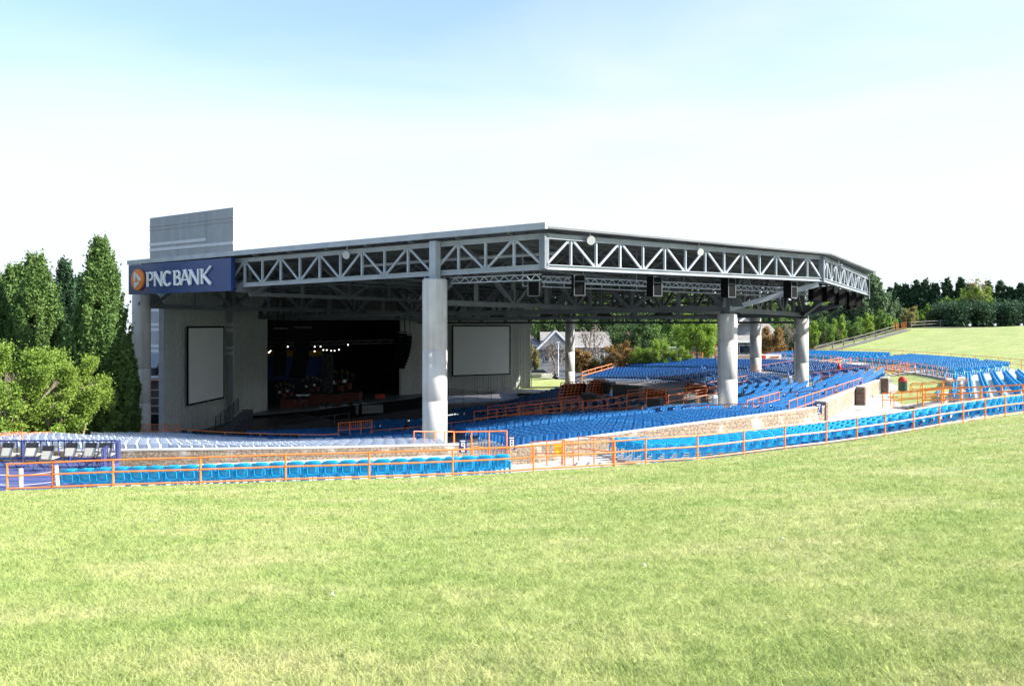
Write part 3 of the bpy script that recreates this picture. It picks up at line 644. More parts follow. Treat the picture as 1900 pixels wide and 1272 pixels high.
# ------------------------------------------------------------------ stage content
bd = thing('stage_backdrop', 'stage backdrop cloth with a yellow band over deep blue', 'backdrop', W(-20,-6,-8.9))
def bdp(b0,b1,z0,z1,m,name,da=0): fixn(MB().prism([W(-21+da,b0,z0),W(-21+da,b1,z0),W(-21+da,b1,z1),W(-21+da,b0,z1)], (UX*.05,UY*.05,0)).build(name, m, bd))
mat('bd_yellow', (.45,.26,.02), (.30,.13,.02), .9, .5); mat('bd_blue', (.02,.045,.16), (.035,.06,.20), .9, .35, stretch=(1,1,4)); mat('bd_dark', (.015,.02,.035), (.02,.03,.05), .9, .5)
YB = 88
def bq(x0,x1,y0,y1,m,name,Y=YB): fixn(wbox(x0,x1,y0,y1,Y,.08,name,m,bd))
bq(470,597,650,661,'bd_yellow','yellow_band'); bq(470,597,661,704,'bd_blue','blue_sky'); bq(470,612,704,740,'bd_dark','dark_hills')
mat('bd_speck', (.02,.03,.03), (.06,.08,.075), .9, 3)
cv = thing('stage_curtain', 'dark speckled curtain fold hanging right of the stage backdrop', 'curtain', P(608,735,YB-1))
mbc = MB(); 
for i in range(9): p = P(599+i*2.2,735,YB-1); mbc.box((p.x, p.y+(.12 if i%2 else 0), (P(0,655,YB-1).z+p.z)/2), (.13,.25,P(0,655,YB-1).z-p.z))
mbc.build('cloth_folds', 'bd_speck', cv)
lt = thing('lighting_truss', 'dark overhead lighting truss across the stage', 'lighting truss', P(640,640,86))
tb = MB()
for yy in (630,636): tb.bar(P(500,yy+6,84), P(730,yy,90), .08)
for i in range(24): t = i/24; p = P(500+230*t,636,84+6*t); q = P(500+230*(t+1/24),642-6,84+6*(t+1/24)); tb.bar(p, q+Vector((0,0,.35*(i%2))), .04)
tb.build('truss_frame', 'black_metal', lt)
for i, (x, y) in enumerate([(495,654),(499,654),(502,651),(534,643),(584,643),(584,651.5),(595,643),(600,649),(606.5,649),(614.5,650.5),(621,650.5),(629,648.5),(646,639.5)]):
    c = P(x,y,84+(x-490)/240*5); r = .042
    t = thing('stage_light', ordn(i+1)+' lit stage lamp from the left, hung over the dark stage', 'stage lamp', c, 'small lit lamps over the stage')
    MB().tube(c+Vector((0,-.02,0)), c+Vector((0,.3,.05)), .12, .08, 10).build('housing', 'black_metal', t); MB().tube(c+Vector((0,-.06,0)), c+Vector((0,-.03,0)), r, r, 10).build('lens', 'lamp_glow', t)
# risers, drums, keyboards, monitors
zs = -8.9
def stagept(px, Y): return Vector(((px-950)/F*Y, Y, zs))
for i, (x0, x1, Y, h) in enumerate([(520,545,82,.9),(546,572,83.5,.8),(574,606,84.5,1.2),(607,628,85,1.1),(630,666,87,1.15)]):
    p, q = stagept(x0,Y), stagept(x1,Y); t = thing('stage_riser', ordn(i+1)+' rug-covered riser from the left on the stage', 'riser', p, 'rug-covered risers on the stage')
    MB().box(((p.x+q.x)/2,Y+1,zs+h/2), (q.x-p.x,2,h)).build('platform', 'rug', t); MB().box(((p.x+q.x)/2,Y+1,zs+h+.03), (q.x-p.x+.06,2.06,.06)).build('platform_top', 'black_metal', t)
def drumkit(px, Y, zb, sc, label, br='brass'):
    c = stagept(px,Y); c.z = zb; t = thing('drum_kit', label, 'drum kit', c, 'percussion on the stage')
    for k, (dx, dz, r, h) in enumerate(((0,.35,.30,.4),(-.55,.75,.17,.25),(-.18,.85,.16,.22),(.25,.85,.17,.22),(.6,.45,.23,.4))):
        p = c+Vector((dx,0,dz-h/2))*sc; MB().tube(p, p+Vector((0,0,h))*sc, r*sc, n=14).build('drum', 'chrome' if k%2 else 'rug', t)
    for dx, dz in ((-.85,1.35),(-.4,1.55),(.1,1.6),(.5,1.5),(.9,1.3)):
        p = c+Vector((dx,.1,dz))*sc; MB().tube(p, p+Vector((.03,-.02,.03)), .19*sc, .03, 14).build('cymbal', br, t); MB().tube(c+Vector((dx*.8,.2,0))*sc, p, .015, n=5).build('cymbal_stand', 'chrome', t)
drumkit(528,83,zs+.9,1.0,'conga and small drums with cymbals at the left of the stage'); drumkit(578,86,zs+1.2,1.1,'chrome drum kit on the riser left of stage centre'); drumkit(632,88,zs+1.15,1.5,'largest drum kit with many cymbals at stage centre')
kb = thing('keyboard_stand', 'pale keyboard on a stand at the left of the stage', 'keyboard', stagept(562,82.5))
c = stagept(562,82.5); MB().box(c+Vector((0,0,1.35)), (1.4,.35,.12)).build('keyboard', 'white', kb); MB().bar(c+Vector((-.5,0,0)), c+Vector((.5,0,1.3)), .05).bar(c+Vector((.5,0,0)), c+Vector((-.5,0,1.3)), .05).build('stand', 'chrome', kb)
for i, (px, Y) in enumerate([(598,82),(612,82.5),(640,84),(660,85),(676,86)]):
    c = stagept(px,Y); t = thing('stage_monitor', ordn(i+1)+' black floor monitor wedge from the left on the stage', 'monitor', c, 'floor monitors on the stage')
    fixn(MB().prism([c+Vector((-.35,0,0)),c+Vector((-.35,.5,0)),c+Vector((-.35,.5,.5)),c+Vector((-.35,.15,.45))], (.7,0,0)).build('cabinet','black_metal',t)); MB().box(c+Vector((0,-.02,.1)), (.6,.04,.12)).build('trim','steel_grey',t)
cpt = thing('red_case', 'small red equipment case at the right side of the stage', 'case', stagept(705,93)); c = stagept(705,93); MB().box(c+Vector((0,0,.3)), (1.1,.5,.55)).build('case_body','red',cpt); MB().box(c+Vector((0,-.27,.55)), (1.12,.03,.05)).build('case_edge','black',cpt)
for x0, x1, lab in ((622,664,'left pale barrier grille on the stage front'),(672,710,'right pale barrier grille on the stage front')):
    A_ = P(x0,0,84); p = Vector((A_.x,84,-9.9)); q = Vector(((x1-950)/F*87,87,-9.9)) if x0>650 else Vector(((x1-950)/F*85.7,85.7,-9.9))
    if x0 > 650: p = Vector(((x0-950)/F*85.9,85.9,-9.9))
    t = thing('barrier_grille', lab, 'barrier', p, 'pale barrier grilles at the stage front'); d = (q-p)
    fixn(MB().prism([p,q,q+Vector((0,0,.85)),p+Vector((0,0,.85))], (.05,.08,0)).build('mesh_panel','grille_white',t)); mb = MB()
    for i in range(9): mb.bar(p+d*i/8-Vector((0,.05,.05)), p+d*i/8+Vector((0,-.05,.95)), .05)
    for zz in (0,.45,.9): mb.bar(p+Vector((0,-.05,zz)), q+Vector((0,-.05,zz)), .04)
    mb.build('grille_bars','steel_dark',t)
# crowd barriers in front of the stage
def railing(pts, h, nr, sp_, m, label, cat='railing', name='railing', r=.025, group=None, bal=0, z_at=None, posts=None, rails=None):
    pts = [Vector(p) for p in pts]; t = thing(name, label, cat, pts[0], group)
    seg = [(q-p).length for p, q in zip(pts[:-1], pts[1:])]; tot = sum(seg)
    def at(s):
        for i, L_ in enumerate(seg):
            if s <= L_+1e-6: return pts[i].lerp(pts[i+1], s/L_ if L_ else 0)
            s -= L_
        return pts[-1]
    hs = rails or [h*(i+1)/nr for i in range(nr)]
    for k, hh in enumerate(hs):
        mb = MB()
        for p, q in zip(pts[:-1], pts[1:]): mb.tube(p+Vector((0,0,hh)), q+Vector((0,0,hh)), r, n=6)
        mb.build('rail', m, t)
    if posts is None: n = max(1, int(round(tot/sp_))); posts = [at(tot*i/n) for i in range(n+1)]
    for p in posts: MB().tube(Vector(p)-Vector((0,0,.15)), Vector(p)+Vector((0,0,h+r*.8)), r*1.15, n=6).build('post', m, t)
    if bal:
        mb = MB(); n = int(tot/bal)
        for i in range(1,n): p = at(tot*i/n); mb.tube(p+Vector((0,0,hs[0])), p+Vector((0,0,h)), r*.45, n=5)
        mb.build('balusters', m, t)
    return t
def arcpts(R, t0, t1, n, Hf=None, dz=0):
    out = []
    for i in range(n):
        th = t0+(t1-t0)*i/(n-1); p = pol(R, th); p.z = (float(Hf(R, th)) if Hf else H(p.x, p.y))+dz; out.append(p)
    return out
for i, (b0, b1) in enumerate(((-14,-10),(-9.5,-5.5),(10,14))):
    railing([W(-3.5,b0,-10.3),W(-3.5,b1,-10.3)], 1.1, 2, 2, 'steel_dark', ('left','middle','right')[i]+' dark crowd barrier before the stage', 'barrier', 'crowd_barrier', .03, 'dark crowd barriers before the stage')
# stairs up to stage at the near side with dark handrails
t = thing('stage_steps', 'dark steps with slanted black handrails beside the near wing wall', 'steps', W(-3,-17,-10.3))
p, q = P(400,798,62), P(442,762,66)
stp = MB()
for i in range(9): k = i/8; c = p.lerp(q,k); stp.box((c.x+.6,c.y+.5,c.z-.7), (.9,1.2,1.4), .3)
stp.build('treads','black_metal',t); hr = MB()
for k in range(6): hr.bar(p+Vector((0,0,.2*k)), q+Vector((0,0,.2*k)), .045)
for k in range(6): c = p.lerp(q,k/5); hr.bar(c, c+Vector((0,0,1.05)), .05)
hr.build('handrail','black_metal',t)
railing([P(832,735,101),P(912,742,101)], 1.0, 5, 2, 'black_metal', 'thin dark handrail under the far projection screen', r=.025)

# ------------------------------------------------------------------ seats
def seat_parts():
    """detailed seat facing +y; returns dict of (verts, faces)"""
    out = {}
    mb = MB(); nx, nz = 7, 6
    def shell(zs_, yoff, th, xw):
        vs = []; 
        for s in (0, 1):
            for j, z in enumerate(zs_):
                for i in range(nx):
                    u = -1+2*i/(nx-1); x = u*xw[j]; y = yoff[j] + .045*u*u - s*th[j]; vs.append((x, y, z-.012*u*u*(j == len(zs_)-1)))
        n = nx*len(zs_); fs = []
        for s in (0,1):
            for j in range(len(zs_)-1):
                for i in range(nx-1):
                    a = s*n+j*nx+i; q = (a,a+1,a+nx+1,a+nx); fs.append(q if s else q[::-1])
        m = len(zs_)-1
        for i in range(nx-1): fs.append((i+1,i,n+i,n+i+1)); a = m*nx+i; fs.append((a,a+1,n+a+1,n+a))
        for j in range(m): a = j*nx; fs.append((a,a+nx,n+a+nx,n+a)); a = j*nx+nx-1; fs.append((a+nx,a,n+a,n+a+nx))
        mb.add(vs, fs)
    shell([.40,.44,.56,.68,.71,.80,.84], [-.16,-.175,-.20,-.225,-.235,-.26,-.27], [.03,.03,.03,.03,.055,.06,.05], [.19,.215,.23,.232,.238,.24,.225])
    # raised frame on the rear of the shell
    for A_, B_ in (((-.165,-.235,.46),(-.165,-.275,.66)),((.165,-.235,.46),(.165,-.275,.66)),((-.165,-.235,.45),(0,-.232,.425)),((0,-.232,.425),(.165,-.235,.45)),((-.15,-.268,.665),(0,-.285,.69)),((0,-.285,.69),(.15,-.268,.665))): mb.bar(A_, B_, .022)
    out['backrest'] = (mb.v, mb.f, 'seat_azure')
    mb = MB(); mb.prism([(-.215,-.14,.40),(.215,-.14,.40),(.225,-.06,.76),(.15,-.05,.81),(-.15,-.05,.81),(-.225,-.06,.76)], (0,.06,.01)); mb.bar((-.2,-.14,.42),(.2,-.14,.42),.05)
    out['seat_pan'] = (mb.v, mb.f, 'seat_azure')
    def leg(x):
        m = MB(); m.bar((x,-.18,.5),(x,-.10,.03),.035,.07); m.bar((x,-.26,.02),(x,.12,.02),.05,.03); m.bar((x,-.20,.60),(x,.08,.60),.04,.04); m.bar((x,-.21,.48),(x,-.22,.62),.03,.05); return m
    out['leg'] = leg
    return out
SPt = seat_parts()
def seatmesh(name, d):
    me = bpy.data.meshes.new(name); me.from_pydata(d[0], [], d[1]); me.materials.append(M[d[2]]); me.update(); return me
proto = thing('stadium_seat', 'x', 'seat', (0,0,-500))
backm = seatmesh('backrest', SPt['backrest']); panm = seatmesh('seat_pan', SPt['seat_pan']); 
for p in backm.polygons: p.use_smooth = False
def protochild(name, me): o = bpy.data.objects.new(name, me); COL.objects.link(o); o.parent = proto; return o
for n_, me_ in (('backrest',backm),('seat_pan',panm)): fixn(protochild(n_, me_))
for x in (-.25,.25):
    lg = SPt['leg'](x); me = seatmesh('leg', (lg.v, lg.f, 'seat_azure')); fixn(protochild('leg', me))
placed = []
def seat_row(R, t0, t1, sp_=.535):
    n = int(R*rad(abs(t1-t0))/sp_); return [(R, t0+(t1-t0)*(i+.5)/n) for i in range(n)]
def face_rz(th):   # local +y points to the stage
    d = pol(0,0)-pol(10,th); return math.atan2(d.y, d.x)-math.pi/2
first = True; count = 0
def th_of(px, R, far=False): x, y = ring(px, R, far); return RT(x, y)[1]
SEATS_STUFF = []   # (x,y,z,rz,mat)
tL0, tL1 = th_of(128,58.2), th_of(943,58.2); tR0 = th_of(1158,53.6); tR1 = -13.5
rowname = ['row nearest the lawn rail','second row from the lawn rail','third row from the lawn rail','fourth row from the lawn rail','fifth row from the lawn rail']
for blk, (t0, t1, lim) in (('L',(tL0,tL1,99)), ('R',(tR0,tR1,43))):
    for ri, R in enumerate(RL if blk == 'L' else RR):
        zz = lambda th: rowz(blk, ri, th)
        for k, (r_, th) in enumerate(seat_row(R if blk == 'L' else 56, t0, t1, .535 if blk == 'L' else .475)):
            p = pol(rowR(blk,ri,th), th, zz(th)); rz = face_rz(th) - (.12 if blk == 'R' and th < -24 else 0)
            if (blk == 'L' and ri >= 3) or (blk == 'R' and k >= lim):
                SEATS_STUFF.append((p.x,p.y,p.z,rz,0)); continue
            o = proto if first else copy_tree(proto); first = False; count += 1
            o.location = p; o.rotation_euler = (0,0,rz); o.scale = (1,1,1) if blk == 'L' else (.88,.88,.88)
            where = 'left strip' if blk == 'L' else 'right strip'
            o['label'] = 'blue folding seat, %s from the left end, %s, %s' % (ordn(k+1), rowname[ri], where); o['group'] = 'blue folding seats in the strips behind the lawn rail'
for nm, blk, (t0, t1) in (('left','L',(tL0-.2,tL1+.2)),('right','R',(tR0-.3,-12))):
    mb = MB()
    for ri, R in enumerate(RL if blk == 'L' else RR):
        n = int((t1-t0)/.8)
        for i in range(n):
            a0, a1 = t0+(t1-t0)*i/n, t0+(t1-t0)*(i+1)/n; pts = []
            for dR, aa in ((-.45,a0),(.35,a0),(.35,a1),(-.45,a1)): q = pol(rowR(blk,ri,aa)+dR,aa); q.z = rowz(blk,ri,aa)-.31; pts.append(q)
            mb.prism(pts, (0,0,.305))
    kind(fixn(mb.build('seating_terrace_'+nm, 'paving')), 'structure')
# upper sections beyond the plaza: azure too
for i in range(-1,9):
    for j in range(40):
        t_ = -1.4+.54*j; p = Vector((28.15+.866*.87*i+.5*t_, 50.0-.5*.87*i+.866*t_, 0)); R_, th_ = RT(p.x, p.y)
        if R_ > 59 or R_ < 50.35 or th_ < -11.2 or th_ > 15.5 or 17 < j < 19: continue
        SEATS_STUFF.append((p.x,p.y,float(Hup(max(51.1,R_),th_)),math.atan2(.5,-.866)-math.pi/2,0))
for t0, t1 in ((18.6,29.2),(30.2,43),(46,62)):
    for R in [51.9+.9*i for i in range(8)]:
        for r_, th in seat_row(R, t0+(R-51.9)*.9*(t0 < 20), t1, .54):
            p = pol(R, th); SEATS_STUFF.append((p.x,p.y,float(Hup(R,th)),face_rz(th),0))
# bowl upper reserved
def in_mix(a, b): return a > 22 and abs(b+1) < 7.5 and a < 35.5
secs = [(-80,-62.5),(-61.5,-47),(-43.6,-34.5),(-33.8,-24.2),(24.4,34),(35,44),(46.6,61),(62,82)]
cols_xy = [(a,b) for a,b,_,_ in ZC.values()]
for t0, t1 in secs:
    for R in [31.4+.9*i for i in range(21)]:
        lim = 49.3 if t0 < -24 else 46
        if R > lim: continue
        for r_, th in seat_row(R, t0, t1, .54):
            a, b = R*math.cos(rad(th)), R*math.sin(rad(th))
            if a > 44 or in_mix(a,b) or any(abs(a-ca)<1.1 and abs(b-cb)<1.1 for ca,cb in cols_xy): continue
            if 38.4 < R < 39.6 : continue
            if a < 4 and abs(b) > 28: continue
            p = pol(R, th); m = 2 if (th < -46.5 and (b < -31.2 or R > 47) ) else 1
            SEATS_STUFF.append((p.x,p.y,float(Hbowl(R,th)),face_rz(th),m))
for i in range(14):
    a = 31.6+.9*i; bm = a*math.tan(rad(22.3))
    for j in range(-34,35):
        b = .54*j
        if abs(b) > bm or 3.9 < abs(b) < 5.1 or a > 43.9 or (a > 37.4 and a < 38.6 and False): continue
        if in_mix(a,b) or any(abs(a-ca)<1.1 and abs(b-cb)<1.1 for ca,cb in cols_xy) or 38.3 < a < 39.0: continue
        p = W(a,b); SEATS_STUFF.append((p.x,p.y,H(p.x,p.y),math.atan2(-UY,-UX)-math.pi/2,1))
for t0, t1 in [(-78,-52),(-50,-26),(-24,24),(26,50),(52,78)]:
    for R in [5.4+.9*i for i in range(23)]:
        for r_, th in seat_row(R, t0, t1, .54):
            a, b = R*math.cos(rad(th)), R*math.sin(rad(th))
            if in_mix(a,b) or a < 1: continue
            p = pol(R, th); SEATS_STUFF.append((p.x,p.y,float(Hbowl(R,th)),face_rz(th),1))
def lod_seat():
    mb = MB(); X = (-.235,-.12,.12,.235); Yc = (.04,0,0,.04)
    vs = []
    for s in (0,1):
        for z, y in ((.42,-.16),(.82,-.25),(.86,-.26)):
            for x, yc in zip(X,Yc): vs.append((x, y+yc-s*(.03 if z < .8 else .05), z))
    fs = []
    for s in (0,1):
        for j in range(2):
            for i in range(3): a = s*12+j*4+i; q = (a,a+1,a+5,a+4); fs.append(q if s else q[::-1])
    for i in range(3): fs.append((8+i,9+i,21+i,20+i)); 
    for j in range(2): a = j*4; fs += [(a,a+4,a+16,a+12),(a+7,a+3,a+15,a+19)]
    mb.add(vs, fs); mb.box((0,-.07,.60),(.43,.05,.38)); mb.box((-.25,-.13,.25),(.035,.08,.5)); mb.box((-.25,-.06,.58),(.04,.26,.04))
    return np.array(mb.v), np.array([f for f in mb.f if len(f)==4])
lv_, lf_ = lod_seat(); A_ = np.array(SEATS_STUFF); ns = len(A_); nv = len(lv_)
A_[:,3] += RNG.normal(0,.02,ns)
cs, sn = np.cos(A_[:,3]), np.sin(A_[:,3])
V = np.zeros((ns,nv,3)); V[:,:,0] = cs[:,None]*lv_[:,0]-sn[:,None]*lv_[:,1]+A_[:,0:1]; V[:,:,1] = sn[:,None]*lv_[:,0]+cs[:,None]*lv_[:,1]+A_[:,1:2]; V[:,:,2] = lv_[:,2]+A_[:,2:3]
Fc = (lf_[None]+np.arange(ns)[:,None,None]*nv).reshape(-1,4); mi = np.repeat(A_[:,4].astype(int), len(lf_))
me = rawmesh('distant_seats', V.reshape(-1,3), Fc, ['seat_azure','seat_royal','seat_glare'], mi); o = bpy.data.objects.new('distant_seats', me); COL.objects.link(o); kind(o,'stuff'); tag(o, 'thousands of blue folding seats filling the bowl and the far terraces', 'seats')
print('SEATS', count, ns)

# ------------------------------------------------------------------ block walls
def block_wall(name, pts, tops, bots, th, label, cap=True, m='block_tan'):
    pts = [Vector((p[0],p[1],0)) for p in pts]; t = thing(name, label, 'wall', (pts[0].x,pts[0].y,bots[0]))
    vs = []; fs = []; uv = []; cvs = []; s = 0; n = len(pts)
    for i, p in enumerate(pts):
        d = (pts[min(i+1,n-1)]-pts[max(i-1,0)]).normalized(); nn = Vector((d.y,-d.x,0))*th*.3
        if i: s += (p-pts[i-1]).length
        for k, (sg_, z) in enumerate(((1,bots[i]),(1,tops[i]),(-1,tops[i]),(-1,bots[i]))):
            q = p+nn*sg_; vs.append((q.x,q.y,z)); uv.append((s+(.2 if sg_<0 else 0), z))
        e = nn*1.1
        for sg_, z in ((1,tops[i]),(1,tops[i]+.06),(-1,tops[i]+.06),(-1,tops[i])): q = p+e*sg_; cvs.append((q.x,q.y,z+.002))
    for i in range(n-1):
        for k in range(4): a = i*4+k; b = i*4+(k+1)%4; fs.append((a,b,b+4,a+4))
    fs += [(0,1,2,3),(4*n-1,4*n-2,4*n-3,4*n-4)]
    mb = MB(); mb.v = vs; mb.f = fs; o = mb.build('block_face', m, t, uvs=uv); fixn(o)
    mb = MB(); mb.v = cvs; mb.f = fs; fixn(mb.build('wall_cap', 'concrete', t)); return t
def wall_ring(pxs, R, ytops, name, label, far=False):
    xs_ = lin(pxs[0], pxs[-1], 40); pts = []; tops = []; bots = []
    for x in xs_:
        X, Y = ring(x, R, far); yt = np.interp(x, pxs, ytops); pts.append((X,Y)); tops.append((HY-yt)/F*Y-.09); th = RT(X,Y)[1]; bots.append(float(zr(th))-1.9)
    return block_wall(name, pts, tops, bots, .4, label)
wall_ring([-60,218,600,866],50,[835,832,827,821],'stone_wall','low rough tan block wall behind the left seat strip')
wall_ring([940,1250,1400,1526],50,[828,787,768,751],'stone_wall','long tan block wall sloping up behind the right seat strip')
pw = P(1530,0,41); pts = [(16.6,41.0)]+[tuple(W(45.0,b)[:2]) for b in (-15,-10,-5,0,3.3)]
pts[0] = tuple(W(45.3,-18.2)[:2])
block_wall('stone_wall', pts, [-4.45]*3+[-4.42]*3, [-5.9]*6, .4, 'tan block wall running away beside the white plaza', m='block_tan')
for i, b in enumerate((-18.2,-6.5,3.6)):
    c = W(45.45,b,-5.1); t = thing('wall_pillar', ('near','middle','far')[i]+' dark block pillar on the wall beside the plaza', 'pillar', c-Vector((0,0,.9)), 'dark pillars along the plaza wall')
    o = MB().box(c, (.55,.55,1.7), RZ).build('shaft','block_brown',t); u = o.data.uv_layers.new(name='UVMap')
    for li, l in enumerate(o.data.loops): v = o.data.vertices[l.vertex_index].co; u.data[li].uv = (v.x+v.y, v.z)
    MB().box(c+Vector((0,0,.88)), (.62,.62,.07), RZ).build('cap','concrete',t)

# numbered signs at the gap
def digit_sign(px, py, Y, dg, label, w=.33, h=.56):
    c = P(px,py,Y); t = thing('section_sign', label, 'sign', c, 'numbered blue section signs on the block walls')
    MB().box(c, (w,.03,h)).build('sign_plate','sign_blue',t)
    mb = MB(); y = c.y-.02; L_ = lambda x0,z0,x1,z1: mb.bar((c.x+x0,y,c.z+z0),(c.x+x1,y,c.z+z1),.035,.035)
    if dg == '9': segs = [(-.06,.12,.06,.12),(-.06,.01,.06,.01),(-.06,.01,-.06,.12),(.06,-.12,.06,.12),(-.05,-.12,.06,-.12)]
    elif dg == '8': segs = [(-.06,.12,.06,.12),(-.06,.0,.06,.0),(-.06,-.12,.06,-.12),(-.06,-.12,-.06,.12),(.06,-.12,.06,.12)]
    elif dg == '7': segs = [(-.06,.12,.06,.12),(.06,.12,-.02,-.12)]
    else: segs = []
    for s_ in segs: L_(*s_)
    mb.build('numeral','white',t); MB().box((c.x,y,c.z+.21),(w*.6,.01,.05)).box((c.x,y,c.z-.21),(w*.45,.01,.06)).build('small_lettering','white',t)
digit_sign(859,827,33.2,'9','blue sign with a white nine on the left wall beside the gap')
digit_sign(949.5,821,33.7,'8','blue sign with a white eight on the wall right of the gap')
digit_sign(1519,758,40.6,'7','small blue sign with a white seven at the right end of the long wall')

# ------------------------------------------------------------------ railings
# lawn rail: follows the measured posts
posts_px = [0,13.5,98,210,372,530,685,840,990,1140,1198,1294,1380,1456,1533,1590,1642,1695,1743,1787,1828,1865,1900,1940]
pl = []
for x in lin(-60,1960,60)+posts_px:
    X, Y = ring(x, 59.5); th = RT(X,Y)[1]; pl.append((x, Vector((X,Y,float(zr(th))-.0))))
pl.sort(key=lambda t: t[0])
hts = lambda x: np.interp(x,[0,840,1140,1300,1900],[.86,.82,.72,.84,.80])
def lawn_rail(x0, x1, label, posts):
    sub = [v for x, v in pl if x0 <= x <= x1]; 
    return railing(sub, .84, 3, 2, 'orange', label, r=.028, posts=[next(v for x, v in pl if abs(x-q) < .01) for q in posts], rails=[.10,.48,.84])
lawn_rail(13.5, 98, 'short orange rail section at the far left with crooked wooden posts', [13.5,98])
lawn_rail(98, 1140, 'long orange three-bar railing along the lawn before the left seats and the ramp', [98,210,372,530,685,840,990,1140])
lawn_rail(1140, 1940, 'orange three-bar railing rising to the right before the right seats', [1198,1294,1380,1456,1533,1590,1642,1695,1743,1787,1828,1865,1900,1940])
railing([P(1138,868,26.6),P(1138,856,31)], .95, 3, 2, 'orange', 'orange ramp rail running away from the lawn at the foot of the right seats', r=.028)
# rails at the gap / ramp down
def prl(pts, h, nr, label, m='orange', sp_=1.5, **k): return railing([P(*p) for p in pts], h, nr, sp_, m, label, **k)
prl([(842,855,35),(940,853,35)], 1.3, 1, 'tall orange frame rail across the opening between the block walls', sp_=.72, r=.035)
prl([(768,822,36),(843,822,37)], .55, 1, 'low orange rail around the foot of the big front column', sp_=.5)
prl([(877,868,32),(905,872,32),(946,872,32)], .9, 2, 'orange balustrade at the head of the ramp opening', bal=.14)
def gp(px, Y, dz=0): x = (px-950)/F*Y; return Vector((x, Y, H(x,Y)+dz))
railing([gp(1136,26.9),gp(1074,32)], .95, 2, 2.2, 'orange', 'slanted orange handrail descending the ramp, nearer the right seats')
railing([gp(1048,27.8),gp(986,32.2)], .95, 2, 2.2, 'orange', 'slanted orange handrail descending the ramp, left of the yellow panel')
railing([gp(1044,29.5),gp(1064,29.5)], .9, 2, 2, 'orange', 'short orange loop rail right of the yellow panel')
c = gp(1036,29.6); ypl = thing('yellow_panel','square yellow panel mounted on a ramp rail','panel',c); MB().box(c+Vector((0,0,.62)),(.32,.03,.42)).build('plate','yellow',ypl); MB().bar(c+Vector((.14,.04,-.1)),c+Vector((.14,.04,.9)),.04).build('post','orange',ypl)
# blue deck railings & platform
dk = thing('blue_platform','blue painted viewing platform at the far left','platform',(-19,27,-5.4))
Xr = -14.95
fixn(MB().prism([(-26,24.6,-5.45),(-13.9,24.6,-5.45),(-14.45,27.5,-5.45),(-14.95,29.8,-5.45),(-26,29.8,-5.45)],(0,0,.2)).build('deck_boards','deck_blue',dk))
mb = MB()
for i in range(8): mb.box((-20.2,24.75+i*.65,-5.247),(10.2,.02,.01))
mb.build('board_gaps','rail_blue',dk)
for nm, A_, B_ in (('back',(-24,29.7,-5.25),(Xr-.05,29.7,-5.25)),('side',(Xr,29.7,-5.25),(-14.5,27.6,-5.25))):
    p, q = Vector(A_), Vector(B_); L_ = (q-p).length; mb = MB(); mb.bar(p+Vector((0,0,.80)),q+Vector((0,0,.80)),.08,.05).bar(p+Vector((0,0,.12)),q+Vector((0,0,.12)),.05,.08)
    n = int(L_/.22)
    for i in range(n+1): c = p.lerp(q,i/n); mb.bar(c+Vector((0,0,.1)),c+Vector((0,0,.79)),.03)
    for i in range(int(L_/1.8)+1): c = p.lerp(q,min(1,i*1.8/L_)); mb.bar(c,c+Vector((0,0,.82)),.10)
    mb.build('balustrade','rail_blue' if nm=='back' else 'rail_mid',dk)
# folding chairs
def folding_chair(c, rz, label, s=1.0):
    t = thing('folding_chair', label, 'chair', c, 'black folding chairs with beige covers'); R_ = Matrix.Rotation(rz,3,'Z'); v = lambda x,y,z: c+R_@Vector((x*s,y*s,z*s))
    def bar(name, m, segs, w=.025):
        mb = MB()
        for a_, b_ in segs: mb.tube(v(*a_),v(*b_),w*s,n=6)
        mb.build(name,m,t)
    bar('frame','chair_black',[((-.22,-.22,0),(-.22,.12,.92)),((.22,-.22,0),(.22,.12,.92)),((-.22,.25,0),(-.22,-.15,.45)),((.22,.25,0),(.22,-.15,.45)),((-.22,-.12,.25),(.22,-.12,.25))],.014)
    fixn(MB().prism([v(-.22,.07,.72),v(.22,.07,.72),v(.21,.12,.90),v(-.21,.12,.90)],R_@Vector((0,.03*s,0))).build('backrest_top','chair_black',t))
    fixn(MB().prism([v(-.20,-.02,.44),v(.20,-.02,.44),v(.20,.065,.72),v(-.20,.065,.72)],R_@Vector((0,.03*s,0))).build('cover','chair_beige',t))
    fixn(MB().prism([v(-.2,-.02,.44),v(.2,-.02,.44),v(.2,.38,.46),v(-.2,.38,.46)],(0,0,.03*s)).build('seat','chair_beige',t))
wh = ['first','second','third','fourth','fifth','sixth']
for i, (x, yt) in enumerate([(12,831),(57,829),(86,832.5),(130,829),(166,828),(194,828.5)]):
    Y = 28.3 if i != 2 else 27.6; c = P(x,868,Y); c.z = -5.25; folding_chair(c, math.pi*.0+random.uniform(-.15,.15), wh[i]+' black and beige folding chair from the left on the blue platform', 1.02)
for i, x in enumerate([344,363,440,458,475,493,515,532,548,640]):
    X, Y = ring(x, 30.6); th = RT(X,Y)[1]; folding_chair(Vector((X,Y,H(X,Y))), face_rz(th)-math.pi, ordn(i+1)+' distant folding chair from the left along the cross aisle', 1.05)
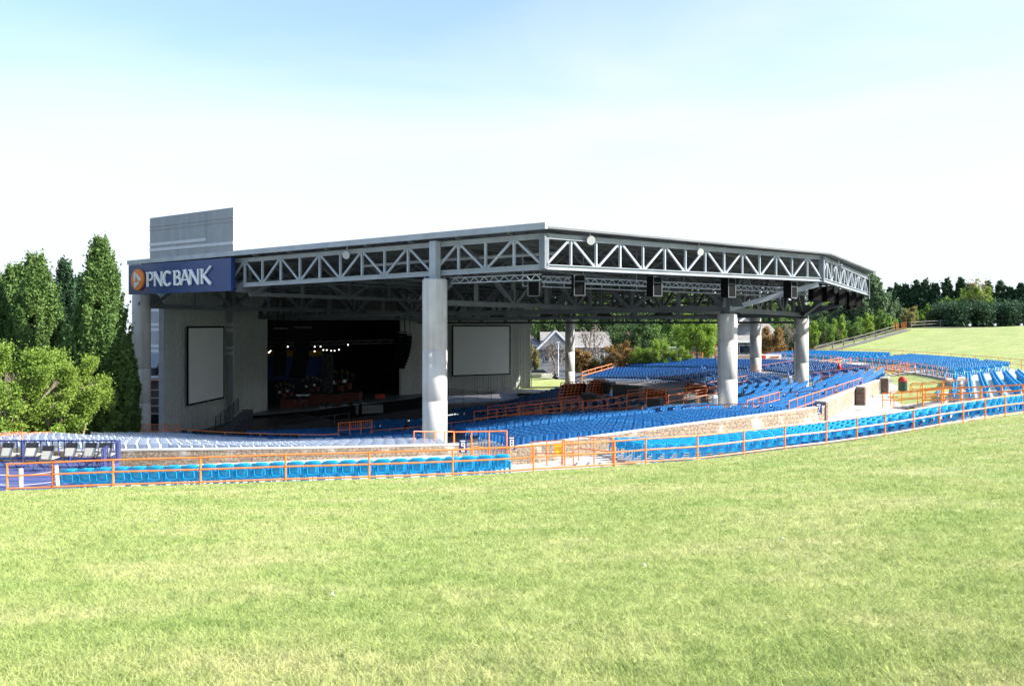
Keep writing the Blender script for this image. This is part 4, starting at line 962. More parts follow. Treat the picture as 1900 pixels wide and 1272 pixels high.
# wooden posts with rope
for i, (x, lean) in enumerate([(38.5,0.0),(107,-.06)]):
    c = P(x,905 if i == 0 else 899,24.9+.2*i); t = thing('wooden_post', ('upright','leaning')[i]+' pale wooden post with rope behind the short orange rail', 'post', c, 'pale wooden rope posts')
    MB().bar(c-Vector((0,0,.2)), c+Vector((lean,0,.62)), .10).build('shaft','wood_white',t)
rp = thing('rope','slack white rope strung between the two wooden posts','rope',P(38,890,25)); mb = MB()
for y0, y1 in ((880,873),(898,892)):
    prev = None
    for k in range(13):
        t_ = k/12; q = P(-12+120*t_, y0+(y1-y0)*t_+4*math.sin(math.pi*t_), 24.95)
        if prev: mb.tube(prev,q,.013,n=5)
        prev = q
mb.build('rope_strands','rope',rp)
# bowl rails
railing([Vector((P(x,0,1).x*Y, Y, z)) for x, Y, z in ((-30,36.5,-6.35),(0,38.5,-6.5),(60,44,-7.15),(150,50,-7.85),(246,56.5,-8.65))], 1.0, 2, 1.55, 'orange', 'orange railing along the left edge of the seats below the small trees', r=.03, rails=[.55,1.0])
railing([P(0,843,36),P(41,839,36)], .95, 2, 1, 'orange', 'short orange rail at the far left beside the seats')
prl([(262,812,58),(305,812,58)], 1.0, 2, 'orange crowd barrier with close bars beside the near wing wall', bal=.15)
railing([P(305,811,58),P(330,812,58)], .95, 2, 1, 'orange', 'short faded orange barrier touching the near wing wall')
railing([pol(30.4,t,H(*pol(30.4,t)[:2])) for t in T(-84,-58,2.)], .95, 1, 3, 'orange', 'low orange rail along the cross aisle below the wing wall', r=.035, rails=[.95])
prl([(628,812,55),(690,806,56.5)], 1.05, 2, 'orange gate barrier with close bars in the left cross aisle', bal=.16, sp_=.9)
for i, (R, t0, t1, h) in enumerate([(27.2,-52,-24,1.0),(28.6,-50,-26,1.0),(30.2,-54,-30,1.0),(30.4,30,60,1.0)]):
    railing(arcpts(R,t0,t1,26), h, 2, 2.4, 'orange_shaded', ordn(i+1)+' long orange rail of the cross aisle counted from the stage side, '+('near half' if i < 3 else 'far half'), r=.022)
for i, (R0, R1, t_) in enumerate([(40.5,46,-23.3),(31,36,-23.3),(40,45.5,23.4),(40,44,-7.5),(40,46,45.3)]):
    pts = [pol(R0+(R1-R0)*k/5,t_,float(Hbowl(R0+(R1-R0)*k/5,t_))) for k in range(6)]
    railing(pts, .95, 2, 1.5, 'orange_shaded', 'orange stair rail number %s going up the bowl aisles from the near side' % ordn(i+1), r=.028)
# rails by the centre section rear
railing([W(43.9,b,-5.3) for b in lin(-19,3,8)], 1.05, 2, 1.9, 'orange', 'orange rail along the back of the centre seats above the plaza wall')
railing([W(41,b,-5.55) for b in lin(-17,-10,5)], 1.0, 2, 1.2, 'orange', 'short orange rail among the centre seats before the plaza wall')
# far edge of the bowl
railing([pol(R_,t_,H(*pol(R_,t_)[:2])+.1) for R_, t_ in ((32,84),(36,83.5),(40,83),(44,82.5),(48,80),(49,72))], 1.05, 2, 1.5, 'orange', 'orange railing along the far edge of the seats before the small trees', r=.045)
railing([pol(47,t_,-5.5) for t_ in T(44,64,2)], 1.0, 2, 1.6, 'orange', 'orange railing behind the far seats near the right background column', r=.03)
# upper terraces
for i, (t0, t1) in enumerate(((18,29.4),(30,43.4),(46,62))):
    railing(arcpts(51.2,t0,t1,9,Hup), 1.0, 2, 1.5, 'orange', ('near','middle','far')[i]+' orange rail along the front of the upper far terrace', r=.03)
railing(arcpts(59.5,12,64,30,Hlawn), .95, 2, 2.2, 'orange', 'thin orange rail along the foot of the far lawn', r=.028)
railing([pol(R_,-11.4,float(Hup(R_,-11.4))) for R_ in lin(50.5,58.8,6)], 1.0, 3, 1.1, 'orange_bright', 'bright orange stair rail at the end of the right rows', r=.045)
# mats between the end-on rows
for i, R in enumerate([51.45+.9*k for k in range(8)]):
    pass
mb = MB()
for R in [51.45+.9*k for k in range(8)]:
    for t0, t1 in ((-9.8,-5.2),(-4.8,-.4)):
        pts = [pol(R-.2,t0),pol(R+.12,t0),pol(R+.12,t1),pol(R-.2,t1)]
# stairs on the grass bank
for i, th in enumerate((-8,3,28.6,44)):
    t = thing('bank_steps', ('nearest','second','third','farthest')[i]+' concrete steps with orange handrails up the grass bank', 'steps', pol(48.5,th,-5.4), 'concrete steps up the grass bank')
    mb = MB()
    for k in range(6): R_ = 48.4+.48*k; c = pol(R_,th,-5.42+.09*k); mb.box(c,(.5,1.7,.16),math.atan2((pol(1,th)-pol(0,th)).y,(pol(1,th)-pol(0,th)).x))
    mb.build('treads','paving',t)
    for sg_ in (-1,1):
        mb = MB(); o2 = sg_*1.05
        for hh in (.45,.9): mb.tube(pol(48.2,th+o2,-5.4+hh),pol(51.1,th+o2,-4.95+hh),.035,n=6); mb.tube(pol(47.5,th+o2,-5.42+hh),pol(48.2,th+o2,-5.4+hh),.035,n=6)
        for R_ in (47.5,48.2,49.6,51.1): z0 = np.interp(R_,[48.2,51.1],[-5.4,-4.95]); mb.tube(pol(R_,th+o2,z0-.1),pol(R_,th+o2,z0+.9),.035,n=6)
        mb.build('handrail','orange_bright',t)
# bins
def bin_(px, py, Y, body, label, h=1.0, r=.3):
    c = P(px,py,Y); t = thing('litter_bin', label, 'bin', c, 'litter bins with domed red lids'); MB().lathe(c,[(r*.9,0),(r,h*.05),(r,h*.7)],16).build('bin_body',body,t); MB().lathe(c+Vector((0,0,h*.7)),[(r*1.05,0),(r*1.05,.08),(r*.9,.22),(r*.55,.33),(.05,.37)],16).build('domed_lid','red',t)
bin_(1675,725,57.5,'green_bin','green litter bin with red domed lid beside the white plaza'); bin_(1557,690,78,'red','small red-topped litter bin by the far steps',.6,.22)
# electric boxes by columns
for x, y0, y1, Y, lab in ((1327,733,757,51.7,'pale electrical box beside the second big column'),(1466,697,713,71,'pale electrical box beside the third big column')):
    t = thing('electrical_box',lab,'box',P(x,y1,Y)); c = P(x,(y0+y1)/2,Y); MB().box(c,(.28,.3,(y1-y0)/F*Y)).build('cabinet','white',t); MB().box(c-Vector((0,.16,0)),(.2,.02,.5)).build('cabinet_door','steel_grey',t)
ld = thing('conduit','dark conduit pipe running down the third big column','conduit',P(1473,710,70)); MB().tube(P(1474,560,71),P(1474,705,71),.06,n=6).build('pipe','steel_dark',ld)

# ------------------------------------------------------------------ mixing position
mx_ = thing('mixing_platform','dark mixing platform with equipment racks in the middle of the seats','platform',W(29,-1,-7.5))
fixn(MB().prism([W(23,-8,-8.2),W(23,6,-8.2),W(35,6,-7.2),W(35,-8,-7.2)],(0,0,.35)).build('platform_floor','black_metal',mx_))
for i, (px, py, Y, w_, h_, d_) in enumerate([(1109,715,80,1.2,.9,1),(1130,718,79,1.0,.9,1),(1150,724,77,1.5,1.1,1.2),(1178,727,76,1.2,1.2,1.2),(1092,737,74,1.2,.7,1),(1216,748,69,1.2,.8,1)]):
    c = P(px,py,Y); t = thing('equipment_case', ordn(i+1)+' dark equipment rack from the left edge of the mixing area', 'equipment rack', c, 'equipment racks in the mixing area')
    MB().box(c,(w_,d_,h_),-.5).build('case_body','black_metal',t); MB().box(c+Vector((0,0,h_/2+.03)),(w_*1.03,d_*1.03,.06),-.5).build('case_lid','steel_dark' if i%2 else 'fence_wood',t)
for i, (x0,y0,Y0,x1,y1,Y1,h) in enumerate([(1035,742,74,1078,738,77,1.6),(1085,738,76,1122,734,79,1.6),(1190,742,73,1232,748,71,1.1),(1270,728,78,1310,735,74,.9)]):
    p, q = P(x0,y0,Y0), P(x1,y1,Y1); t = thing('seating_riser', ordn(i+1)+' folded orange steel seating frame from the left in the mixing area', 'riser frame', p, 'folded orange steel frames'); mb = MB()
    for k in range(7): mb.bar(p.lerp(q,k/6),p.lerp(q,k/6)+Vector((.35,.6,h)),.07)
    for k in range(7): mb.bar(p+Vector((.35,.6,h))*(k/6),q+Vector((.35,.6,h))*(k/6),.07)
    mb.build('frame_bars','orange_shaded',t); MB().bar(p+Vector((.5,.9,h*.5)),q+Vector((.5,.9,h*.5)),.1,h*.8).build('frame_back','black',t)
for i, pp in enumerate([[(880,790,54),(1000,775,57),(1080,764,59)],[(905,780,57),(990,768,60),(1075,757,62)],[(1040,772,60),(1080,768,60),(1150,760,62)],[(1090,770,60),(1180,752,62),(1310,738,64)],[(1165,745,69),(1235,738,70)],[(1240,757,60),(1290,748,62),(1355,728+8,64)],[(1280,735,74),(1385,715,80)],[(960,777,58),(1060,766,60)]]):
    railing([P(*q)-Vector((0,0,.0)) for q in pp], 1.0, 2, 1.8, 'orange_shaded', ordn(i+1)+' slanting orange rail around the mixing area, counted from the left', r=.028)
# person at the mixing position
def person(c, rz, label):
    t = thing('person', label, 'person', c); me = bpy.data.meshes.new('body')
    J = {'pel':(0,0,.95,.13),'sp':(0,.02,1.15,.125),'ch':(0,.01,1.36,.145),'nk':(0,.0,1.5,.06),'hd':(0,.02,1.60,.085),'ht':(0,.0,1.72,.08),
         'ls':(-.18,0,1.43,.06),'le':(-.25,.06,1.16,.045),'lw':(-.20,.28,1.04,.032),'lh':(-.18,.36,1.02,.035),'rs':(.18,0,1.43,.06),'re':(.26,.04,1.16,.045),'rw':(.22,.26,1.02,.032),'rh':(.20,.34,1.0,.035),
         'lp':(-.10,0,.90,.10),'lk':(-.12,.04,.50,.065),'la':(-.12,-.02,.09,.045),'lt':(-.13,.15,.03,.035),'rp':(.10,0,.90,.10),'rk':(.13,.02,.50,.065),'ra':(.14,-.05,.09,.045),'rt':(.15,.12,.03,.035)}
    ks = list(J); E = [('pel','sp'),('sp','ch'),('ch','nk'),('nk','hd'),('hd','ht'),('ch','ls'),('ls','le'),('le','lw'),('lw','lh'),('ch','rs'),('rs','re'),('re','rw'),('rw','rh'),('pel','lp'),('lp','lk'),('lk','la'),('la','lt'),('pel','rp'),('rp','rk'),('rk','ra'),('ra','rt')]
    for hnd, s in (('lh',-1),('rh',1)):
        hx, hy, hz, _ = J[hnd]
        for k in range(5):
            n1_ = hnd+'f%d' % k; n2_ = hnd+'g%d' % k; ox = (k-2)*.018 if k < 4 else s*-.045; L_ = (.06,.068,.064,.05,.035)[k]
            J[n1_] = (hx+ox, hy+L_*.7, hz-.01, .009); J[n2_] = (hx+ox, hy+L_*1.1, hz-.04, .008); ks += [n1_, n2_]; E += [(hnd,n1_),(n1_,n2_)]
    me.from_pydata([J[k][:3] for k in ks], [(ks.index(a),ks.index(b)) for a,b in E], []); o = bpy.data.objects.new('body', me); COL.objects.link(o); o.parent = t
    sk_ = o.modifiers.new('s','SKIN'); 
    for i, k in enumerate(ks): me.skin_vertices[0].data[i].radius = (J[k][3],J[k][3]*(.8 if k in('ch','sp','pel') else 1))
    me.skin_vertices[0].data[0].use_root = True; ss = o.modifiers.new('ss','SUBSURF'); ss.levels = 1; ss.render_levels = 1
    dg = bpy.context.evaluated_depsgraph_get(); ev = o.evaluated_get(dg); nm = bpy.data.meshes.new_from_object(ev); o.modifiers.clear(); o.data = nm
    for m_ in ('skin','shirt','trousers','black'): nm.materials.append(M[m_])
    for p in nm.polygons:
        z = p.center.z; ax = abs(p.center.x)
        p.material_index = 3 if z < .1 else 2 if z < .97 and ax < .2 else 1 if (.97 <= z < 1.49 and not (p.center.y > .13)) else 0
        p.use_smooth = True
    hair = MB().lathe((0,-.01,1.64),[(.09,-.02),(.098,.04),(.085,.10),(.04,.135),(.01,.14)],14).build('hair','bark'); hair.parent = t
    fc = MB(); fc.box((0,.105,1.62),(.02,.03,.035)).box((-.03,.098,1.645),(.02,.01,.012)).box((.03,.098,1.645),(.02,.01,.012)).box((0,.10,1.575),(.04,.01,.01)); f_ = fc.build('face','skin'); f_.parent = t
    t.location = c; t.rotation_euler = (0,0,rz)
pc = P(1134.5,755,68); person(Vector((pc.x,pc.y,pc.z)), 1.2, 'person in a light blue shirt and dark trousers standing at the mixing area')

# ------------------------------------------------------------------ trees
def leaves(pts, size, normals=None, jit=1.0):
    n = len(pts); d1 = RNG.normal(size=(n,3)); d1 /= np.linalg.norm(d1,axis=1)[:,None]; d2 = np.cross(d1, RNG.normal(size=(n,3))); d2 /= np.linalg.norm(d2,axis=1)[:,None]
    s = size*(.6+.8*RNG.random((n,1))); V = np.zeros((n,4,3)); V[:,0] = pts-d1*s*.6; V[:,1] = pts+d2*s*.32; V[:,2] = pts+d1*s*.7; V[:,3] = pts-d2*s*.32
    return V.reshape(-1,3)
def tree_mesh(kind_, n, leaf, seed):
    """unit tree: height 1, crown half-width .5 (scaled on placement)"""
    g = np.random.default_rng(seed); out = []
    if kind_ in ('cedar','conifer','pine'):
        nc = {'cedar':420,'conifer':110,'pine':70}[kind_]; per = n//nc
        lob = [(g.random()*6.28, g.random(), g.random()) for _ in range(7)]
        for i in range(nc):
            h = g.random()**(.8 if kind_ != 'pine' else .6); h = .03+h*.95 if kind_ != 'pine' else .22+h*.75
            az = g.random()*2*np.pi
            if kind_ == 'cedar':
                prof = .47*min(1, (1-h)**.70*1.62)*(.86+.14*math.sin(az*3+h*11+seed)+.06*math.sin(h*23+az))
                if h < .12: prof *= .7+2.5*h
            elif kind_ == 'conifer': prof = .46*(1-h)**1.05*(.9+.2*math.sin(h*40+seed))+.01
            else: prof = .5*math.sin(min(1,(1-h)*1.5)*math.pi*.55)
            rr = prof*(.5+.5*g.random()**.35); c = np.array([math.cos(az)*rr, math.sin(az)*rr, h]); cs_ = (.026+.05*(1-h)*g.random()) if kind_ == 'cedar' else .012+.085*(1-h)+.012*g.random()
            q = g.normal(size=(per,3))*np.array([cs_*.75,cs_*.75,cs_*.40]); rad_ = q[:,0]*math.cos(az)+q[:,1]*math.sin(az)
            q[:,2] += rad_*.9+np.abs(rad_)*.3; out.append(c+q)
    else:
        m = {'round':16,'vase':13,'wispy':11,'bush':15}[kind_]; lm = []
        for j in range(m):
            az = j*2.4+g.random()*.9; el = (j+.5)/m
            z = .34+.60*el+.05*g.normal() if kind_ == 'vase' else .12+.78*el+.04*g.normal() if kind_ == 'bush' else .36+.56*el+.05*g.normal()
            if kind_ == 'vase': w_ = .50*min(1,.45+z*.8)*math.sqrt(max(.04,1-((z-.55)/.47)**2 if z > .55 else 1))
            else: w_ = .47*math.sqrt(max(.03,1-((z-.58)/.44)**2))
            w_ *= .72+.42*g.random(); lm.append((np.array([math.cos(az)*w_, math.sin(az)*w_, z]), g.random()))
        per = n//(m*9)
        for tip, r_ in lm:
            root = np.array([tip[0]*.15, tip[1]*.15, tip[2]*.55+.08])
            for c_ in range(9):
                t_ = 1-.62*g.random()**1.6; c = root+(tip-root)*t_+g.normal(size=3)*.035*(1 if kind_ != 'wispy' else 1.4)
                cs_ = (.026+.034*g.random()) if kind_ != 'wispy' else .05
                q = g.normal(size=(per,3))*cs_*np.array([1,1,.72]); rd_ = np.hypot(q[:,0],q[:,1]); q[:,2] += rd_*.5*(1 if kind_ == 'vase' else -.3); out.append(c+q)
    return np.concatenate(out)
def trunk_mesh(kind_, seed):
    g = random.Random(seed); mb = MB()
    if kind_ in ('cedar','conifer','pine'):
        mb.tube((0,0,-.02),(0,0,.5),.022,.012,8); mb.tube((0,0,.5),(0,0,.93),.012,.003,6)
        for i in range(26 if kind_ == 'pine' else 10): h = .2+.7*g.random(); a = g.random()*6.28; r = .3*(1-h)+.05; mb.tube((0,0,h),(math.cos(a)*r,math.sin(a)*r,h+.06),.006,.002,5)
        return mb
    ns_ = 5 if kind_ in ('vase','bush') else 1
    for s in range(ns_):
        a = s/ns_*6.28+g.random(); b0 = Vector((math.cos(a)*.03,math.sin(a)*.03,-.02))*(1 if ns_>1 else .2)
        p = b0; d = Vector((math.cos(a)*(.30 if ns_>1 else .02),math.sin(a)*(.30 if ns_>1 else .02),1)).normalized(); r = .014 if ns_>1 else .03
        q = p+d*.32; mb.tube(p,q,r,r*.75,7)
        def rec(p, d, r, L_, k):
            if k == 0: return
            for _ in range(3 if k > 1 else 4):
                nd = (d+Vector((g.uniform(-.6,.6),g.uniform(-.6,.6),g.uniform(-.1,.45)))).normalized(); q = p+nd*L_
                mb.tube(p,q,r,r*.55,5); rec(q, nd, r*.55, L_*.72, k-1)
        rec(q, d, r*.7, .20, 4 if kind_ == 'wispy' else 3)
    return mb
TM = {}
def tree(kind_, px, ytop, ybase, Y, wpx, leafm, label, group, n=9000, leaf=.022, seed=0, bark='bark', name=None, zb=None):
    key = (kind_, leafm, n, seed)
    base = P(px,ybase,Y); zbase = min(base.z, H(base.x,base.y)-.05); top = (HY-ytop)/F*Y; hgt = top-zbase; wd = wpx/F*Y
    if key not in TM:
        pts = tree_mesh(kind_, n, leaf, seed); asp = wd/hgt
        V = leaves(pts*np.array([asp,asp,1.]), leaf); V = V/np.array([asp,asp,1.])
        me = rawmesh('crown', V, np.arange(len(V)).reshape(-1,4), [leafm]); tb_ = trunk_mesh(kind_, seed); tm = bpy.data.meshes.new('trunk'); tm.from_pydata([(x/asp**.3,y/asp**.3,z) for x,y,z in tb_.v],[],tb_.f); tm.materials.append(M[bark]); TM[key] = (me, tm)
    me, tm = TM[key]
    t = thing(name or {'cedar':'cedar_tree','conifer':'conifer_tree','pine':'pine_tree','vase':'small_tree','bush':'bushy_shrub','round':'leafy_tree','wispy':'sparse_tree'}[kind_], label, 'tree', (base.x,Y,zbase), group, random.random()*6.28)
    t.scale = (wd,wd,hgt)
    for nm_, m_ in (('crown',me),('trunk',tm)): o = bpy.data.objects.new(nm_, m_); COL.objects.link(o); o.parent = t
    return t
GL = 'trees left of the pavilion'
tree('cedar',187,455,806,53,116,'cedar_leaf','tallest dark green cedar, right beside the left concrete column',GL,100000,.0125,1)
tree('cedar',66,482,810,57,124,'cedar_leaf','broad cedar with yellowish tip behind the light green small trees',GL,100000,.0125,2)
tree('cedar',120,490,808,66,86,'conifer_leaf','narrow dark cedar between the two big cedars',GL,44000,.015,3)
tree('cedar',-14,516,806,58,110,'cedar_leaf','cedar cut by the left edge of the view',GL,100000,.0125,1)
tree('cedar',240,640,806,56,40,'cedar_leaf','low cedar growth hugging the left concrete column',GL,14000,.03,5)
tree('vase',30,632,812,46,172,'myrtle_leaf','bright yellow-green small tree at the far left edge',GL,44000,.020,11,'bark_pale')
tree('vase',146,660,812,48,118,'myrtle_leaf','bright yellow-green small tree with pale stems beside the tall cedar',GL,40000,.020,12,'bark_pale')
tree('vase',92,672,812,52,90,'myrtle_leaf','smaller bright green tree between the two light green trees',GL,40000,.020,12,'bark_pale')
tree('bush',4,690,814,45,96,'myrtle_leaf','low bushy yellow-green shrub at the foot of the leftmost small tree',GL,26000,.034,13,'bark_pale')
tree('bush',104,706,814,47,92,'myrtle_leaf','low bushy yellow-green shrub between the two light green trees',GL,26000,.034,13,'bark_pale')
tree('bush',190,724,814,51,50,'mid_leaf','low darker shrub at the foot of the tallest cedar',GL,20000,.036,14)
tree('cedar',24,500,808,64,100,'cedar_leaf','cedar half hidden behind the broad yellow-tipped cedar',GL,44000,.018,4)
tree('cedar',144,520,808,68,84,'conifer_leaf','dark cedar filling the gap left of the tallest cedar',GL,44000,.018,6)
tree('round',278,556,690,115,44,'myrtle_leaf','pale green tree seen between the left column and the wing wall','background trees',6000,.05,21)
tree('round',262,600,690,110,34,'mid_leaf','mid green tree seen low between the left column and the tower','background trees',6000,.05,22)
hd = thing('clipped_hedge','dark clipped hedge behind the left trees','hedge',P(100,806,62)); pts = RNG.random((9000,3))*np.array([11.5,1.6,3.2])+np.array([P(-60,0,62).x,62,-8.9]); Vh = leaves(pts,.22); me = rawmesh('foliage',Vh,np.arange(len(Vh)).reshape(-1,4),['conifer_leaf']); o = bpy.data.objects.new('foliage',me); COL.objects.link(o); setpar(o,hd)
GW = 'tall trees behind the far buildings'
k = 0
kk = [('mid_leaf','mid green'),('dark_leaf','dark green'),('maple_leaf','bright green'),('mid_leaf','mid green')]
for x in range(960,1530,31):
    lm, nm = kk[(k*7)%4]; Y = 205+(k*37)%40; tree('round',x+random.uniform(-8,8),536+random.uniform(-14,22),672,Y,78+random.uniform(-10,20),lm,'%s tree of the tall row behind the far buildings, %s from the left' % (nm,ordn(k+1)),GW,14000,.03,30+(k*7)%4); k += 1
for x in range(968,1510,48):
    tree('conifer' if k % 3 == 0 else 'round',x,566+random.uniform(-8,14),676,192,70,'dark_leaf','darker understorey tree before the tall far row, %s from the left' % ordn((x-968)//48+1),'understorey trees behind the far buildings',9000,.034,40+k%3); k += 1
BG = 'trees beyond the far seats'
for a_ in [('round',1175,588,688,140,92,'dark_leaf','big dark green tree right of the gabled house',BG,20000,.024,51),
           ('round',1225,594,688,150,70,'mid_leaf','mid green tree behind the row of small green trees',BG,12000,.028,52),
           ('round',1292,572,690,117,86,'maple_leaf','bright green maple left of the second big column',BG,22000,.020,53),
           ('vase',989,638,702,122,30,'olive_leaf','small olive tree right beside the far wing wall',BG,6500,.034,54),
           ('wispy',1030,622,700,124,60,'bare_twig','almost leafless tree before the gabled house, left of the far column',BG,1300,.022,55),
           ('wispy',1096,596,696,130,70,'bare_twig','tall almost leafless tree right of the far column',BG,1300,.022,56),
           ('vase',1083,650,702,118,44,'rust_leaf','low rust-brown small tree right of the far column',BG,6000,.05,57),
           ('vase',1116,660,702,116,38,'olive_leaf','low olive-brown small tree beside the orange seat railing',BG,6000,.05,58),
           ('vase',1150,632,700,114,52,'rust_leaf','rust and green small tree, tallest of the small row',BG,9000,.030,59),
           ('vase',1188,646,698,113,46,'myrtle_leaf','light green small tree right of the rust one',BG,9000,.030,60),
           ('vase',1222,632,694,112,54,'maple_leaf','light green small tree in the middle of the row',BG,9000,.030,61),
           ('vase',1260,644,690,111,42,'myrtle_leaf','light green small tree at the right end of the row',BG,9000,.030,60),
           ('round',1430,603,672,112,54,'rust_leaf','rust-brown round tree between the back columns',BG,8000,.045,62),
           ('wispy',1462,588,672,122,40,'bare_twig','pale bare tree left of the third big column',BG,1300,.022,55),
           ('round',1448,578,680,150,60,'mid_leaf','green tree behind the rust-brown round tree',BG,12000,.028,52),
           ('pine',1615,512,650,140,78,'pine_leaf','tall grey-green pine at the right tip of the roof',BG,22000,.035,63),
           ('pine',1570,548,655,146,80,'pine_leaf','grey-green pine below the right end loudspeakers',BG,22000,.035,63),
           ('pine',1530,566,660,142,70,'pine_leaf','grey-green pine right of the third big column',BG,22000,.035,64),
           ('pine',1645,545,650,150,60,'pine_leaf','shorter grey-green pine before the dark conifers',BG,22000,.035,64)]: tree(*a_)
for i, (x, yt, yb_, w_) in enumerate([(1507,598,662,26),(1532,594,656,31),(1557,588,651,27),(1585,590,647,34),(1609,584,641,27),(1632,578,636,35),(1655,588,630,22)]):
    tree('vase',x,yt,yb_,121+i*2,w_,'mid_leaf' if i%2 else 'maple_leaf','small tree along the fence, %s uphill from the third big column' % ordn(i+1),'small trees along the lawn fence',7000,.034,70+i%3,'bark_pale')
for i, (x, yt, yb_, w_, lm) in enumerate([(1686,572,619,32,'olive_leaf'),(1703,578,615,24,'myrtle_leaf'),(1722,568,611,26,'maple_leaf'),(1743,562,607,14,'rust_leaf')]):
    tree('vase',x,yt,yb_,138+i*3,w_,lm,'small tree at the top corner of the far lawn, %s from the left' % ordn(i+1),'small trees at the top corner of the lawn',6500,.036,73+i,'bark_pale')
for i, (x, yt) in enumerate([(1652,538),(1665,532),(1681,531),(1699,525),(1716,525),(1735,529),(1757,521),(1783,521),(1800,530),(1832,526),(1856,527),(1874,536),(1893,530),(1912,532)]):
    tree('conifer',x,yt-4,612,165+(i*13)%14,62,'conifer_leaf','dark conifer of the windbreak above the far lawn, %s from the left' % ordn(i+1),'dark conifers above the far lawn',9000,.04,80+i%3)
tree('wispy',1812,506,604,146,40,'olive_leaf','tall thin-leaved tree standing in front of the dark conifers','trees above the far lawn',900,.024,90,'bark_pale'); tree('round',1812,522,612,147,56,'myrtle_leaf','pale green airy tree in front of the dark conifers','trees above the far lawn',7000,.026,91,'bark_pale')
tree('round',1762,550,606,150,30,'maple_leaf','small bright tree at the left end of the dark hedge','trees above the far lawn',3000,.07,92)
hg = thing('evergreen_hedge','dark evergreen hedge along the top of the far lawn','hedge',P(1830,602,142)); pts = []
for i in range(90):
    x = 1738+i*2.3; c = P(x,583,142+5*math.sin(i*.3)); q = RNG.normal(size=(420,3))*np.array([.7,1.0,.85]); pts.append(q+np.array([c.x,c.y,c.z+.25*math.sin(i*1.1)+.2])); q = RNG.normal(size=(260,3))*np.array([.8,1.0,.6]); pts.append(q+np.array([c.x,c.y,H(c.x,c.y)+.4]))
Vh = leaves(np.concatenate(pts),.35); me = rawmesh('foliage',Vh,np.arange(len(Vh)).reshape(-1,4),['conifer_leaf']); o = bpy.data.objects.new('foliage',me); COL.objects.link(o); setpar(o,hg)
# fence by the lawn and path
def postfence(pts, label, sp_=2.6):
    pts = [Vector(p) for p in pts]; pts = [Vector((p.x,p.y,H(p.x,p.y)+.02)) for p in pts]; t = thing('rail_fence',label,'fence',pts[0]); seg = [(q-p).length for p,q in zip(pts[:-1],pts[1:])]
    for hh in (.45,.95):
        mb = MB()
        for p, q in zip(pts[:-1],pts[1:]): mb.bar(p+Vector((0,0,hh)),q+Vector((0,0,hh)),.05,.09)
        mb.build('fence_rail','fence_wood',t)
    for p, q, L_ in zip(pts[:-1],pts[1:],seg):
        n = max(1,int(L_/sp_))
        for i in range(n): c = p.lerp(q,i/n); MB().bar(c-Vector((0,0,.3)),c+Vector((0,0,1.12)),.14).build('fence_post','fence_wood',t)
ff = lambda px,Y: (lambda v: Vector((v[0],v[1],H(v[0],v[1]))))(((px-950)/F*Y,Y))
fpts = []
for px, py, Y in ((1511,655,116),(1545,645,119),(1585,636,122),(1625,626,126),(1660,616,130)): fpts.append(P(px,py,Y))
postfence(fpts,'grey post-and-rail fence climbing beside the far lawn')
fp2 = [P(px,py,Y) for px,py,Y in ((1690,615,133),(1715,609,135),(1745,606,137),(1800,604,138),(1860,603,137),(1930,603,134))]
postfence(fp2,'grey post-and-rail fence along the top of the far lawn')
pth = MB(); lo_ = [P(px,py+1.5,Y) for px,py,Y in ((1500,659,115),(1511,656,116),(1545,646,119),(1585,638,122),(1625,628,126),(1675,617,131))]; v_ = Vector((UX,UY,0))
pv = []
for p in lo_:
    for d_ in (.2,.9,1.6): q = p+Vector((.55,-.84,0))*d_; pv.append((q.x,q.y,H(q.x,q.y)+.06))
pf = [(i*3+j,i*3+j+1,i*3+j+4,i*3+j+3) for i in range(len(lo_)-1) for j in range(2)]
pth.add(pv,pf); kind(pth.build('path','path_grey'),'structure')
for i, x in enumerate((1659,1673)):
    railing([gp(x,131),gp(x+8,131)], 1.2, 3, .4, 'orange_shaded', ('left','right')[i]+' small orange gate at the top of the path', r=.04)
for i, (x, y) in enumerate([(1799,602.5),(1846,602.5),(1895,603)]):
    c = P(x,y,134); c.z = H(c.x,c.y)+.1; t = thing('lawn_floodlight', ('left','middle','right')[i]+' small white ground light before the fence above the far lawn', 'floodlight', c, 'small white lights above the far lawn'); MB().box(c+Vector((0,0,.1)),(.35,.3,.35)).build('lamp_head','white',t); MB().tube(c-Vector((0,0,.5)),c,.05,n=6).build('stake','black',t)

